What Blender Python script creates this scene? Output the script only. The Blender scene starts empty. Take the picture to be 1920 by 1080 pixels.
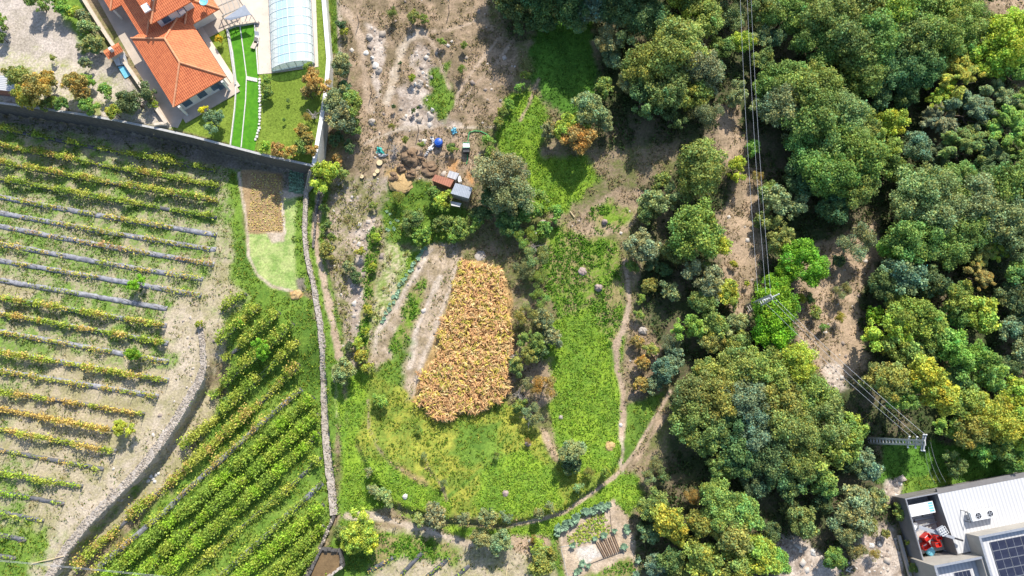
import bpy, math, random
import numpy as np
from mathutils import Vector

# ---------------------------------------------------------------- camera, sky, sun, exposure
scn = bpy.context.scene
COL = scn.collection
H = 100.0                       # flying height of the camera over the vineyard
TILT = math.radians(11.5)       # forward tilt from straight down
FPX = 1280.0                    # focal length in pixels of the 1920 px wide photograph
cam_d = bpy.data.cameras.new('camera')
cam_d.sensor_width = 36.0
cam_d.lens = 36.0 * FPX / 1920.0
cam_d.clip_start = 0.5
cam_d.clip_end = 6000.0
cam = bpy.data.objects.new('camera', cam_d)
cam.location = (0, 0, H)
cam.rotation_euler = (TILT, 0, 0)
COL.objects.link(cam)
scn.camera = cam

SUN_EL = math.radians(45.0)
SUN_AZ = math.radians(15.0)     # clockwise from +Y (up in the picture)
world = bpy.data.worlds.new('World')
scn.world = world
world.use_nodes = True
wn = world.node_tree
sky = wn.nodes.new('ShaderNodeTexSky')
sky.sky_type = 'NISHITA'
sky.sun_disc = False
sky.sun_elevation = SUN_EL
sky.sun_rotation = SUN_AZ
sky.air_density = 1.0
sky.dust_density = 1.0
wn.nodes['Background'].inputs['Strength'].default_value = 0.15
wn.links.new(sky.outputs[0], wn.nodes['Background'].inputs['Color'])
sl = bpy.data.lights.new('sun', 'SUN')
sl.energy = 4.6
sl.angle = math.radians(0.5)
sl.color = (1.0, 0.95, 0.86)
sun = bpy.data.objects.new('sun', sl)
sd = Vector((math.sin(SUN_AZ) * math.cos(SUN_EL), math.cos(SUN_AZ) * math.cos(SUN_EL), math.sin(SUN_EL)))
sun.rotation_euler = sd.to_track_quat('Z', 'Y').to_euler()
sun.location = (0, 0, 60)
COL.objects.link(sun)
scn.view_settings.view_transform = 'Standard'
scn.view_settings.look = 'None'
scn.view_settings.gamma = 1.0
scn.view_settings.exposure = 0.52
scn.view_settings.use_curve_mapping = False
scn.cycles.max_bounces = 5
scn.cycles.diffuse_bounces = 3
scn.cycles.transparent_max_bounces = 6

# ---------------------------------------------------------------- survey: picture pixel <-> place
CT, ST = math.cos(TILT), math.sin(TILT)

def P(px, py, z=0.0):
    """the point of the place at height z that is seen at photo pixel (px, py)"""
    dx, yy = (px - 960.0) / FPX, (540.0 - py) / FPX
    dy, dz = yy * CT + ST, yy * ST - CT
    t = (z - H) / dz
    return Vector((dx * t, dy * t, z))

def proj(x, y, z):
    zz = z - H
    cy = y * CT + zz * ST
    cz = -y * ST + zz * CT
    return 960.0 + FPX * x / -cz, 540.0 - FPX * cy / -cz

def mpp(px, py, z=0.0):
    return (P(px + 1, py, z) - P(px, py, z)).length

# ---------------------------------------------------------------- noise helpers
def sstep(a, b, x):
    t = np.clip((x - a) / (b - a), 0, 1)
    return t * t * (3 - 2 * t)

_lat = {}
def vn(x, y, s, seed):
    """smooth value noise in 0..1, feature size s metres"""
    if seed not in _lat:
        _lat[seed] = np.random.default_rng(seed).random((256, 256)).astype(np.float32)
    L = _lat[seed]
    u, v = np.asarray(x, dtype=np.float64) / s + 1000.3, np.asarray(y, dtype=np.float64) / s + 1000.7
    iu, iv = np.floor(u).astype(np.int64), np.floor(v).astype(np.int64)
    fu, fv = u - iu, v - iv
    fu = fu * fu * (3 - 2 * fu)
    fv = fv * fv * (3 - 2 * fv)
    a, b, c, d = iu & 255, (iu + 1) & 255, iv & 255, (iv + 1) & 255
    return (L[a, c] * (1 - fu) + L[b, c] * fu) * (1 - fv) + (L[a, d] * (1 - fu) + L[b, d] * fu) * fv

def fbm(x, y, s, seed, o=3):
    r, w, t = 0, 1.0, 0
    for k in range(o):
        r = r + w * vn(x, y, s / 2 ** k, seed + k)
        t += w
        w *= 0.55
    return r / t

def poly_sd(X, Y, pts, closed=True):
    """signed distance (positive inside) to a polygon, or minus the distance to a polyline"""
    d2 = np.full(X.shape, 1e18)
    ins = np.zeros(X.shape, bool)
    n = len(pts)
    for i in range(n if closed else n - 1):
        x0, y0 = pts[i][0], pts[i][1]
        x1, y1 = pts[(i + 1) % n][0], pts[(i + 1) % n][1]
        ex, ey = x1 - x0, y1 - y0
        t = np.clip(((X - x0) * ex + (Y - y0) * ey) / (ex * ex + ey * ey + 1e-9), 0, 1)
        d2 = np.minimum(d2, (X - x0 - t * ex) ** 2 + (Y - y0 - t * ey) ** 2)
        if closed and y0 != y1:
            c = (y0 > Y) != (y1 > Y)
            ins ^= c & (X < (x1 - x0) * (Y - y0) / (y1 - y0) + x0)
    d = np.sqrt(d2)
    return np.where(ins, d, -d) if closed else -d

# ---------------------------------------------------------------- the lie of the land
ZT = 4.0                                                   # house terrace above the vineyard
TALL_WALL = [(-60, 184), (0, 193), (75, 203), (150, 214), (220, 226), (290, 240), (360, 256), (430, 274), (500, 292), (588, 311)]
EAST_WALL = [(588, 311), (596, 262), (604, 215), (612, 165), (616, 110), (611, 50), (607, 0), (604, -60)]
DRY_WALL = [(380, 608), (386, 640), (388, 690), (380, 716), (345, 775), (310, 830), (270, 882), (215, 937), (170, 982), (130, 1032), (92, 1095), (60, 1160)]
FIELD_WALL = [(583, 322), (575, 360), (572, 430), (576, 480), (590, 540), (600, 600), (607, 660), (610, 720), (612, 800), (618, 870), (625, 930), (628, 965)]
tw = [P(x, y, ZT + 0.3) for x, y in TALL_WALL]
ew = [P(x, y, ZT + 0.3) for x, y in EAST_WALL]
dw = [P(x, y, 0.1) for x, y in DRY_WALL]
HOUSE_POLY = [(p.x, p.y) for p in tw] + [(p.x, p.y) for p in ew[1:]] + [(-28, 140), (-140, 140), (-140, tw[0].y + 1)]
LOW_POLY = [(p.x, p.y) for p in dw] + [(-72, -60), (-20, -60)] + [(P(x, y, 0).x, P(x, y, 0).y) for x, y in ((590, 1150), (628, 965), (612, 800), (607, 660), (590, 540), (470, 560))]
BANK = [(640, 690), (652, 790), (690, 880), (735, 945), (830, 975), (950, 982), (1040, 966), (1115, 915), (1150, 880), (1170, 840), (1180, 700), (1000, 600), (800, 640)]
BANK_W = [(P(x, y, -1.2).x, P(x, y, -1.2).y) for x, y in BANK]

def hgt(x, y):
    x = np.clip(np.asarray(x, dtype=np.float64), -150, 150)
    y = np.clip(np.asarray(y, dtype=np.float64), -60, 140)
    u, v = proj(x, y, 0.0)
    hb = np.interp(v, [-300, 0, 250, 400, 600, 800, 1080, 1400], [5.0, 3.9, 1.9, -0.2, -0.7, -1.9, -2.6, -3.0])
    hb = np.where(u > 1180, hb * (1 - 0.55 * sstep(1180, 1500, u)) - 0.5 * sstep(1180, 1500, u), hb)
    h = hb * sstep(592, 650, u)
    low = sstep(-0.15, 0.15, poly_sd(x, y, LOW_POLY))
    h = h - 2.4 * low * sstep(615, 735, v) * (1 - sstep(592, 650, u))
    bk = sstep(-0.35, 0.35, poly_sd(x, y, BANK_W))
    h = h + 0.95 * bk * sstep(760, 900, v)
    rough = sstep(600, 660, u)
    h = h + (fbm(x, y, 7.0, 11, 3) - 0.5) * (0.12 + 0.55 * rough) + (fbm(x, y, 1.2, 15, 2) - 0.5) * 0.12
    hs = sstep(-0.12, 0.12, poly_sd(x, y, HOUSE_POLY))
    return h * (1 - hs) + ZT * hs

def hz(x, y):
    return float(hgt(np.array([x]), np.array([y]))[0])

def G(px, py, dz=0.0):
    """ground point (raised by dz) seen at a photo pixel"""
    z = 0.0
    for _ in range(5):
        p = P(px, py, z + dz)
        z = hz(p.x, p.y)
    p = P(px, py, z + dz)
    return Vector((p.x, p.y, z))

# ---------------------------------------------------------------- materials
def new_mat(name, rough=0.9):
    m = bpy.data.materials.new(name)
    m.use_nodes = True
    b = m.node_tree.nodes['Principled BSDF']
    b.inputs['Roughness'].default_value = rough
    return m, m.node_tree, b

def mat(name, c1, c2=None, scale=2.0, rough=0.85, bump=0.0, metal=0.0, detail=4.0, spec=0.3, dist=0.05):
    """two-tone noisy surface in object space"""
    m, nt, b = new_mat(name, rough)
    b.inputs['Metallic'].default_value = metal
    b.inputs['Specular IOR Level'].default_value = spec
    c2 = c2 or tuple(0.75 * k for k in c1)
    tc = nt.nodes.new('ShaderNodeTexCoord')
    nz = nt.nodes.new('ShaderNodeTexNoise')
    nz.inputs['Scale'].default_value = scale
    nz.inputs['Detail'].default_value = detail
    nz.inputs['Roughness'].default_value = 0.65
    nt.links.new(tc.outputs['Object'], nz.inputs['Vector'])
    rp = nt.nodes.new('ShaderNodeValToRGB')
    rp.color_ramp.elements[0].position = 0.32
    rp.color_ramp.elements[1].position = 0.68
    rp.color_ramp.elements[0].color = (*c2, 1)
    rp.color_ramp.elements[1].color = (*c1, 1)
    nt.links.new(nz.outputs['Fac'], rp.inputs['Fac'])
    nt.links.new(rp.outputs['Color'], b.inputs['Base Color'])
    if bump:
        bp = nt.nodes.new('ShaderNodeBump')
        bp.inputs['Strength'].default_value = bump
        bp.inputs['Distance'].default_value = dist
        nt.links.new(nz.outputs['Fac'], bp.inputs['Height'])
        nt.links.new(bp.outputs['Normal'], b.inputs['Normal'])
    return m

def leaf_mat(name, trans=0.3, rough=0.6):
    """colour = the leaf's own tint (attribute) times the plant's colour"""
    m, nt, b = new_mat(name, rough)
    b.inputs['Specular IOR Level'].default_value = 0.25
    at = nt.nodes.new('ShaderNodeAttribute')
    at.attribute_name = 'tint'
    oi = nt.nodes.new('ShaderNodeObjectInfo')
    mx = nt.nodes.new('ShaderNodeMix')
    mx.data_type = 'RGBA'
    mx.blend_type = 'MULTIPLY'
    mx.inputs[0].default_value = 1.0
    nt.links.new(at.outputs['Color'], mx.inputs[6])
    nt.links.new(oi.outputs['Color'], mx.inputs[7])
    nt.links.new(mx.outputs[2], b.inputs['Base Color'])
    tr = nt.nodes.new('ShaderNodeBsdfTranslucent')
    nt.links.new(mx.outputs[2], tr.inputs['Color'])
    ms = nt.nodes.new('ShaderNodeMixShader')
    ms.inputs[0].default_value = trans
    nt.links.new(b.outputs[0], ms.inputs[1])
    nt.links.new(tr.outputs[0], ms.inputs[2])
    nt.links.new(ms.outputs[0], nt.nodes['Material Output'].inputs['Surface'])
    return m

def ground_mat():
    m, nt, b = new_mat('ground_cover', 0.95)
    b.inputs['Specular IOR Level'].default_value = 0.1
    at = nt.nodes.new('ShaderNodeAttribute')
    at.attribute_name = 'tint'
    tc = nt.nodes.new('ShaderNodeTexCoord')
    nz = nt.nodes.new('ShaderNodeTexNoise')
    nz.inputs['Scale'].default_value = 3.2
    nz.inputs['Detail'].default_value = 5
    nz.inputs['Roughness'].default_value = 0.7
    nt.links.new(tc.outputs['Object'], nz.inputs['Vector'])
    mr = nt.nodes.new('ShaderNodeMapRange')
    mr.inputs[1].default_value = 0.3
    mr.inputs[2].default_value = 0.7
    mr.inputs[3].default_value = 0.62
    mr.inputs[4].default_value = 1.36
    nt.links.new(nz.outputs['Fac'], mr.inputs[0])
    mx = nt.nodes.new('ShaderNodeMix')
    mx.data_type = 'RGBA'
    mx.blend_type = 'MULTIPLY'
    mx.inputs[0].default_value = 1.0
    nt.links.new(at.outputs['Color'], mx.inputs[6])
    nt.links.new(mr.outputs[0], mx.inputs[7])
    nt.links.new(mx.outputs[2], b.inputs['Base Color'])
    bp = nt.nodes.new('ShaderNodeBump')
    bp.inputs['Strength'].default_value = 0.8
    bp.inputs['Distance'].default_value = 0.12
    nt.links.new(nz.outputs['Fac'], bp.inputs['Height'])
    nt.links.new(bp.outputs['Normal'], b.inputs['Normal'])
    return m

def stripe_mat(name, c1, c2, period, rough=0.5, bump=0.5, row=0.0, metal=0.0, noise=0.25):
    """ribs across u (uv in metres), with optional courses along v: tiles and profiled sheet"""
    m, nt, b = new_mat(name, rough)
    b.inputs['Metallic'].default_value = metal
    uv = nt.nodes.new('ShaderNodeUVMap')
    sx = nt.nodes.new('ShaderNodeSeparateXYZ')
    nt.links.new(uv.outputs[0], sx.inputs[0])
    def wave(sock, per):
        q = nt.nodes.new('ShaderNodeMath'); q.operation = 'MULTIPLY'; q.inputs[1].default_value = 2 * math.pi / per
        nt.links.new(sock, q.inputs[0])
        s = nt.nodes.new('ShaderNodeMath'); s.operation = 'SINE'
        nt.links.new(q.outputs[0], s.inputs[0])
        a = nt.nodes.new('ShaderNodeMath'); a.operation = 'MULTIPLY_ADD'; a.inputs[1].default_value = 0.5; a.inputs[2].default_value = 0.5
        nt.links.new(s.outputs[0], a.inputs[0])
        return a.outputs[0]
    w = wave(sx.outputs[0], period)
    hsock = w
    if row:
        w2 = wave(sx.outputs[1], row)
        ad = nt.nodes.new('ShaderNodeMath'); ad.operation = 'MULTIPLY_ADD'; ad.inputs[1].default_value = 0.4
        nt.links.new(w2, ad.inputs[0]); nt.links.new(w, ad.inputs[2])
        hsock = ad.outputs[0]
    tc = nt.nodes.new('ShaderNodeTexCoord')
    nz = nt.nodes.new('ShaderNodeTexNoise')
    nz.inputs['Scale'].default_value = 1.3
    nz.inputs['Detail'].default_value = 6
    nz.inputs['Roughness'].default_value = 0.75
    nt.links.new(tc.outputs['Object'], nz.inputs['Vector'])
    mv = nt.nodes.new('ShaderNodeMath'); mv.operation = 'MULTIPLY_ADD'; mv.inputs[1].default_value = noise * 3; mv.inputs[2].default_value = -noise * 1.5
    nt.links.new(nz.outputs['Fac'], mv.inputs[0])
    av = nt.nodes.new('ShaderNodeMath'); av.operation = 'MULTIPLY_ADD'; av.inputs[1].default_value = 0.55; av.use_clamp = True
    nt.links.new(hsock, av.inputs[0])
    nt.links.new(mv.outputs[0], av.inputs[2])
    rp = nt.nodes.new('ShaderNodeValToRGB')
    rp.color_ramp.elements[0].color = (*c2, 1)
    rp.color_ramp.elements[1].color = (*c1, 1)
    rp.color_ramp.elements[1].position = 0.7
    nt.links.new(av.outputs[0], rp.inputs['Fac'])
    nt.links.new(rp.outputs['Color'], b.inputs['Base Color'])
    bp = nt.nodes.new('ShaderNodeBump')
    bp.inputs['Strength'].default_value = bump
    bp.inputs['Distance'].default_value = 0.06
    nt.links.new(hsock, bp.inputs['Height'])
    nt.links.new(bp.outputs['Normal'], b.inputs['Normal'])
    return m

M = {}
M['ground'] = ground_mat()
M['leaf'] = leaf_mat('foliage', 0.30)
M['dryleaf'] = leaf_mat('dry_foliage', 0.22, 0.75)
M['bark'] = mat('bark', (0.13, 0.10, 0.075), (0.07, 0.055, 0.04), 6, 0.95, 0.6)
M['deadwood'] = mat('dead_wood', (0.42, 0.38, 0.34), (0.25, 0.22, 0.20), 5, 0.95, 0.5)
M['stone'] = mat('field_stone', (0.50, 0.44, 0.38), (0.30, 0.26, 0.22), 2.5, 0.95, 0.7)
M['stone_dark'] = mat('darkened_wall_stone', (0.13, 0.12, 0.11), (0.07, 0.065, 0.06), 2.0, 0.95, 0.8)  # tone darkened to put the retaining wall's shadow into the stone
M['white_stone'] = mat('white_stone', (0.68, 0.65, 0.60), (0.5, 0.47, 0.43), 3, 0.9, 0.4)
M['render'] = mat('white_render', (0.74, 0.71, 0.66), (0.62, 0.59, 0.54), 1.2, 0.9, 0.1)
M['cream'] = mat('cream_render', (0.62, 0.53, 0.42), (0.5, 0.42, 0.33), 1.5, 0.9, 0.1)
M['paving'] = mat('paving', (0.52, 0.44, 0.36), (0.43, 0.36, 0.29), 0.7, 0.9, 0.15, detail=8)
M['paving_pale'] = mat('pale_paving', (0.66, 0.56, 0.47), (0.55, 0.46, 0.38), 0.5, 0.85, 0.1, detail=8)
M['tile'] = stripe_mat('clay_tile', (0.72, 0.21, 0.075), (0.44, 0.10, 0.035), 0.30, 0.75, 0.5, row=0.42, noise=0.6)
M['ridge'] = mat('ridge_tile', (0.74, 0.36, 0.20), (0.58, 0.24, 0.11), 3, 0.85, 0.3)
M['oldtile'] = stripe_mat('old_clay_sheet', (0.60, 0.25, 0.15), (0.42, 0.17, 0.10), 0.35, 0.85, 0.4, noise=0.5)
M['whitemetal'] = stripe_mat('white_profiled_sheet', (0.60, 0.59, 0.58), (0.43, 0.43, 0.44), 0.5, 0.5, 0.45, noise=0.12)
M['greysheet'] = stripe_mat('grey_corrugated_sheet', (0.50, 0.53, 0.58), (0.33, 0.36, 0.40), 0.25, 0.55, 0.5, noise=0.45)
M['greywall'] = mat('grey_cladding', (0.21, 0.20, 0.195), (0.165, 0.155, 0.15), 0.8, 0.8, 0.05)
M['palewall'] = mat('pale_grey_wall', (0.40, 0.37, 0.33), (0.32, 0.30, 0.27), 0.8, 0.85, 0.05)
M['white'] = mat('white_paint', (0.78, 0.78, 0.77), (0.68, 0.68, 0.67), 2.0, 0.5, 0.0)
M['darkmetal'] = mat('dark_metal', (0.07, 0.07, 0.075), (0.04, 0.04, 0.045), 3, 0.5, 0.0, 0.3)
M['steel'] = mat('galvanised_steel', (0.45, 0.46, 0.48), (0.34, 0.35, 0.37), 4, 0.45, 0.0, 0.5)
M['concrete'] = mat('concrete', (0.50, 0.49, 0.47), (0.36, 0.35, 0.33), 3, 0.9, 0.3)
M['red'] = mat('red_plastic', (0.62, 0.03, 0.02), (0.45, 0.02, 0.015), 4, 0.4)
M['blue'] = mat('blue_plastic', (0.02, 0.11, 0.48), (0.015, 0.07, 0.33), 4, 0.35)
M['cyan'] = mat('cyan_tarpaulin', (0.22, 0.58, 0.70), (0.13, 0.42, 0.55), 3, 0.5, 0.3)
M['teal'] = mat('teal_tarpaulin', (0.06, 0.46, 0.38), (0.03, 0.30, 0.27), 2.5, 0.5, 0.4)
M['sheet'] = mat('white_plastic_sheet', (0.72, 0.71, 0.70), (0.52, 0.50, 0.48), 2, 0.55, 0.4)
M['green'] = mat('green_plastic', (0.05, 0.42, 0.14), (0.03, 0.28, 0.09), 3, 0.5)
M['mulch'] = mat('mulch_sheet', (0.34, 0.34, 0.37), (0.10, 0.10, 0.115), 1.6, 0.55, 0.9, detail=7, spec=0.5)
M['mulch_new'] = mat('black_mulch_sheet', (0.15, 0.15, 0.165), (0.055, 0.055, 0.06), 1.8, 0.5, 0.8, detail=7, spec=0.5)
M['post'] = mat('vineyard_post', (0.30, 0.24, 0.18), (0.17, 0.14, 0.11), 6, 0.9)
M['wire'] = mat('aluminium_cable', (0.62, 0.63, 0.65), (0.5, 0.51, 0.53), 2, 0.4, 0.0, 0.4)
M['manure'] = mat('manure', (0.29, 0.20, 0.125), (0.12, 0.078, 0.048), 1.6, 1.0, 1.0, detail=9, dist=0.15)
M['straw'] = mat('straw', (0.56, 0.40, 0.19), (0.36, 0.23, 0.10), 4, 1.0, 0.8, detail=9)
M['soil'] = mat('garden_soil', (0.30, 0.20, 0.13), (0.19, 0.125, 0.08), 3, 1.0, 0.8, detail=8)
M['palesoil'] = mat('pale_garden_soil', (0.50, 0.38, 0.27), (0.38, 0.28, 0.19), 3, 1.0, 0.7, detail=8)
M['turf'] = mat('bright_turf', (0.095, 0.29, 0.012), (0.05, 0.19, 0.008), 1.4, 0.95, 0.4, detail=8)
M['panel'] = mat('solar_cells', (0.030, 0.034, 0.060), (0.018, 0.020, 0.04), 1.0, 0.25, spec=0.6)
M['glasspane'] = mat('window_glass', (0.10, 0.16, 0.22), (0.06, 0.10, 0.14), 1.0, 0.15, spec=0.6)
M['poolwater'] = mat('pool_water', (0.06, 0.50, 0.56), (0.04, 0.40, 0.48), 1.2, 0.12, 0.15, spec=0.5)
M['pondwater'] = mat('muddy_water', (0.22, 0.145, 0.07), (0.13, 0.085, 0.04), 1.6, 0.3, 0.2, detail=8, spec=0.4)
M['cabbage'] = leaf_mat('brassica_leaf', 0.15, 0.5)
M['pinkrock'] = mat('pinkish_boulder', (0.42, 0.33, 0.30), (0.27, 0.20, 0.18), 3, 0.95, 0.8)
M['woodnew'] = mat('fresh_cut_wood', (0.66, 0.53, 0.32), (0.55, 0.42, 0.24), 6, 0.9)
M['brickred'] = mat('red_block_wall', (0.30, 0.14, 0.10), (0.21, 0.10, 0.075), 4, 0.95, 0.3)

def poly_glass():
    m, nt, b = new_mat('polycarbonate', 0.30)
    b.inputs['Base Color'].default_value = (0.88, 0.91, 0.90, 1)
    b.inputs['Specular IOR Level'].default_value = 0.7
    tp = nt.nodes.new('ShaderNodeBsdfTransparent')
    tp.inputs['Color'].default_value = (0.80, 0.95, 0.97, 1)
    ms = nt.nodes.new('ShaderNodeMixShader')
    ms.inputs[0].default_value = 0.55
    nt.links.new(b.outputs[0], ms.inputs[1])
    nt.links.new(tp.outputs[0], ms.inputs[2])
    nt.links.new(ms.outputs[0], nt.nodes['Material Output'].inputs['Surface'])
    return m
M['poly'] = poly_glass()

# ---------------------------------------------------------------- object helpers
def tag(o, label=None, cat=None, group=None, kind=None):
    if label: o['label'] = label
    if cat: o['category'] = cat
    if group: o['group'] = group
    if kind: o['kind'] = kind
    return o

def empty(name, loc, label=None, cat=None, group=None):
    o = bpy.data.objects.new(name, None)
    o.location = loc
    o.empty_display_size = 0.3
    COL.objects.link(o)
    return tag(o, label, cat, group)

def link(name, me, parent=None, loc=None):
    o = bpy.data.objects.new(name, me)
    COL.objects.link(o)
    if parent: o.parent = parent
    if loc is not None: o.location = loc
    return o

def np_mesh(name, V, F, material, tint=None, smooth=False):
    """mesh from arrays: V (n,3), F (m,3|4), tint (n,3)"""
    V = np.asarray(V, dtype=np.float32)
    F = np.asarray(F, dtype=np.int32)
    me = bpy.data.meshes.new(name)
    k = F.shape[1]
    me.vertices.add(len(V))
    me.vertices.foreach_set('co', V.ravel())
    me.loops.add(F.size)
    me.loops.foreach_set('vertex_index', F.ravel())
    me.polygons.add(len(F))
    me.polygons.foreach_set('loop_start', np.arange(0, F.size, k, dtype=np.int32))
    me.polygons.foreach_set('loop_total', np.full(len(F), k, dtype=np.int32))
    if smooth:
        me.polygons.foreach_set('use_smooth', np.ones(len(F), dtype=bool))
    if tint is not None:
        at = me.attributes.new('tint', 'FLOAT_COLOR', 'POINT')
        at.data.foreach_set('color', np.column_stack([tint, np.ones(len(V))]).astype(np.float32).ravel())
    me.update(calc_edges=True)
    me.materials.append(material)
    return me

def rot2(a):
    return math.cos(a), math.sin(a)

class MB:
    """collects shapes into ONE mesh"""
    def __init__(s):
        s.v, s.f, s.uv = [], [], {}
    def face(s, pts, uv=None):
        i = len(s.v)
        s.v += [Vector(p) for p in pts]
        s.f.append(list(range(i, i + len(pts))))
        if uv: s.uv[len(s.f) - 1] = uv
        return s
    def box(s, c, size, rz=0.0, tilt=None):
        hx, hy, hz_ = size[0] / 2, size[1] / 2, size[2] / 2
        ca, sa = rot2(rz)
        i = len(s.v)
        for dz in (-hz_, hz_):
            for dx, dy in ((-hx, -hy), (hx, -hy), (hx, hy), (-hx, hy)):
                s.v.append(Vector((c[0] + dx * ca - dy * sa, c[1] + dx * sa + dy * ca, c[2] + dz)))
        s.f += [[i + 3, i + 2, i + 1, i], [i + 4, i + 5, i + 6, i + 7]] + [[i + k, i + (k + 1) % 4, i + 4 + (k + 1) % 4, i + 4 + k] for k in range(4)]
        return s
    def prism(s, poly, z0, z1):
        """vertical prism over a polygon of xy points; z1 may be a list of heights per corner"""
        n = len(poly)
        if poly_area(poly) < 0:
            poly = list(poly)[::-1]
            if isinstance(z1, (list, tuple)): z1 = list(z1)[::-1]
            if isinstance(z0, (list, tuple)): z0 = list(z0)[::-1]
        zt = z1 if isinstance(z1, (list, tuple)) else [z1] * n
        zb = z0 if isinstance(z0, (list, tuple)) else [z0] * n
        i = len(s.v)
        s.v += [Vector((p[0], p[1], zb[k])) for k, p in enumerate(poly)] + [Vector((p[0], p[1], zt[k])) for k, p in enumerate(poly)]
        s.f.append([i + k for k in range(n)][::-1])
        s.f.append([i + n + k for k in range(n)])
        s.f += [[i + k, i + (k + 1) % n, i + n + (k + 1) % n, i + n + k] for k in range(n)]
        return s
    def beam(s, a, b, w, h=None):
        a, b = Vector(a), Vector(b)
        h = h or w
        d = (b - a).normalized()
        up = Vector((0, 0, 1)) if abs(d.z) < 0.95 else Vector((0, 1, 0))
        x = d.cross(up).normalized() * w / 2
        y = x.cross(d).normalized() * h / 2
        i = len(s.v)
        for p in (a, b):
            s.v += [p - x - y, p + x - y, p + x + y, p - x + y]
        s.f += [[i, i + 1, i + 2, i + 3][::-1], [i + 4, i + 5, i + 6, i + 7]] + [[i + k, i + (k + 1) % 4, i + 4 + (k + 1) % 4, i + 4 + k] for k in range(4)]
        return s
    def tube(s, pts, r, n=6, cap=True):
        pts = [Vector(p) for p in pts]
        rr = r if isinstance(r, (list, tuple)) else [r] * len(pts)
        i0 = len(s.v)
        for k, p in enumerate(pts):
            d = (pts[min(k + 1, len(pts) - 1)] - pts[max(k - 1, 0)]).normalized()
            up = Vector((0, 0, 1)) if abs(d.z) < 0.9 else Vector((1, 0, 0))
            x = d.cross(up).normalized()
            y = d.cross(x).normalized()
            for q in range(n):
                a = 2 * math.pi * q / n
                s.v.append(p + (x * math.cos(a) + y * math.sin(a)) * rr[k])
        for k in range(len(pts) - 1):
            for q in range(n):
                a, b = i0 + k * n + q, i0 + k * n + (q + 1) % n
                s.f.append([a, b, b + n, a + n])
        if cap:
            s.f.append([i0 + q for q in range(n)])
            s.f.append([i0 + (len(pts) - 1) * n + q for q in range(n)][::-1])
        return s
    def lathe(s, c, prof, n=16):
        i0 = len(s.v)
        for r, z in prof:
            for q in range(n):
                a = 2 * math.pi * q / n
                s.v.append(Vector((c[0] + r * math.cos(a), c[1] + r * math.sin(a), c[2] + z)))
        for k in range(len(prof) - 1):
            for q in range(n):
                a, b = i0 + k * n + q, i0 + k * n + (q + 1) % n
                s.f.append([a, b, b + n, a + n])
        s.f.append([i0 + q for q in range(n)][::-1])
        s.f.append([i0 + (len(prof) - 1) * n + q for q in range(n)])
        return s
    def build(s, name, material, parent=None, smooth=False):
        off = Vector(parent.matrix_basis.translation) if parent else Vector((0, 0, 0))
        pp = parent.parent if parent else None
        while pp:
            off = off + Vector(pp.matrix_basis.translation)
            pp = pp.parent
        me = bpy.data.meshes.new(name)
        me.from_pydata([tuple(v - off) for v in s.v], [], s.f)
        if s.uv:
            ul = me.uv_layers.new(name='UVMap')
            for fi, uv in s.uv.items():
                for k, li in enumerate(me.polygons[fi].loop_indices):
                    ul.data[li].uv = uv[k]
        if smooth:
            for p in me.polygons: p.use_smooth = True
        me.materials.append(M[material] if isinstance(material, str) else material)
        return link(name, me, parent)

def poly_area(p):
    return 0.5 * sum(p[i][0] * p[(i + 1) % len(p)][1] - p[(i + 1) % len(p)][0] * p[i][1] for i in range(len(p)))

def struct(o):
    o['kind'] = 'structure'
    return o

def resample(pts, step):
    pts = [Vector(p) for p in pts]
    out = [pts[0].copy()]
    acc = 0.0
    for a, b in zip(pts, pts[1:]):
        L = (b - a).length
        n = max(1, int(round(L / step)))
        for k in range(1, n + 1):
            out.append(a.lerp(b, k / n))
    return out

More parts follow.
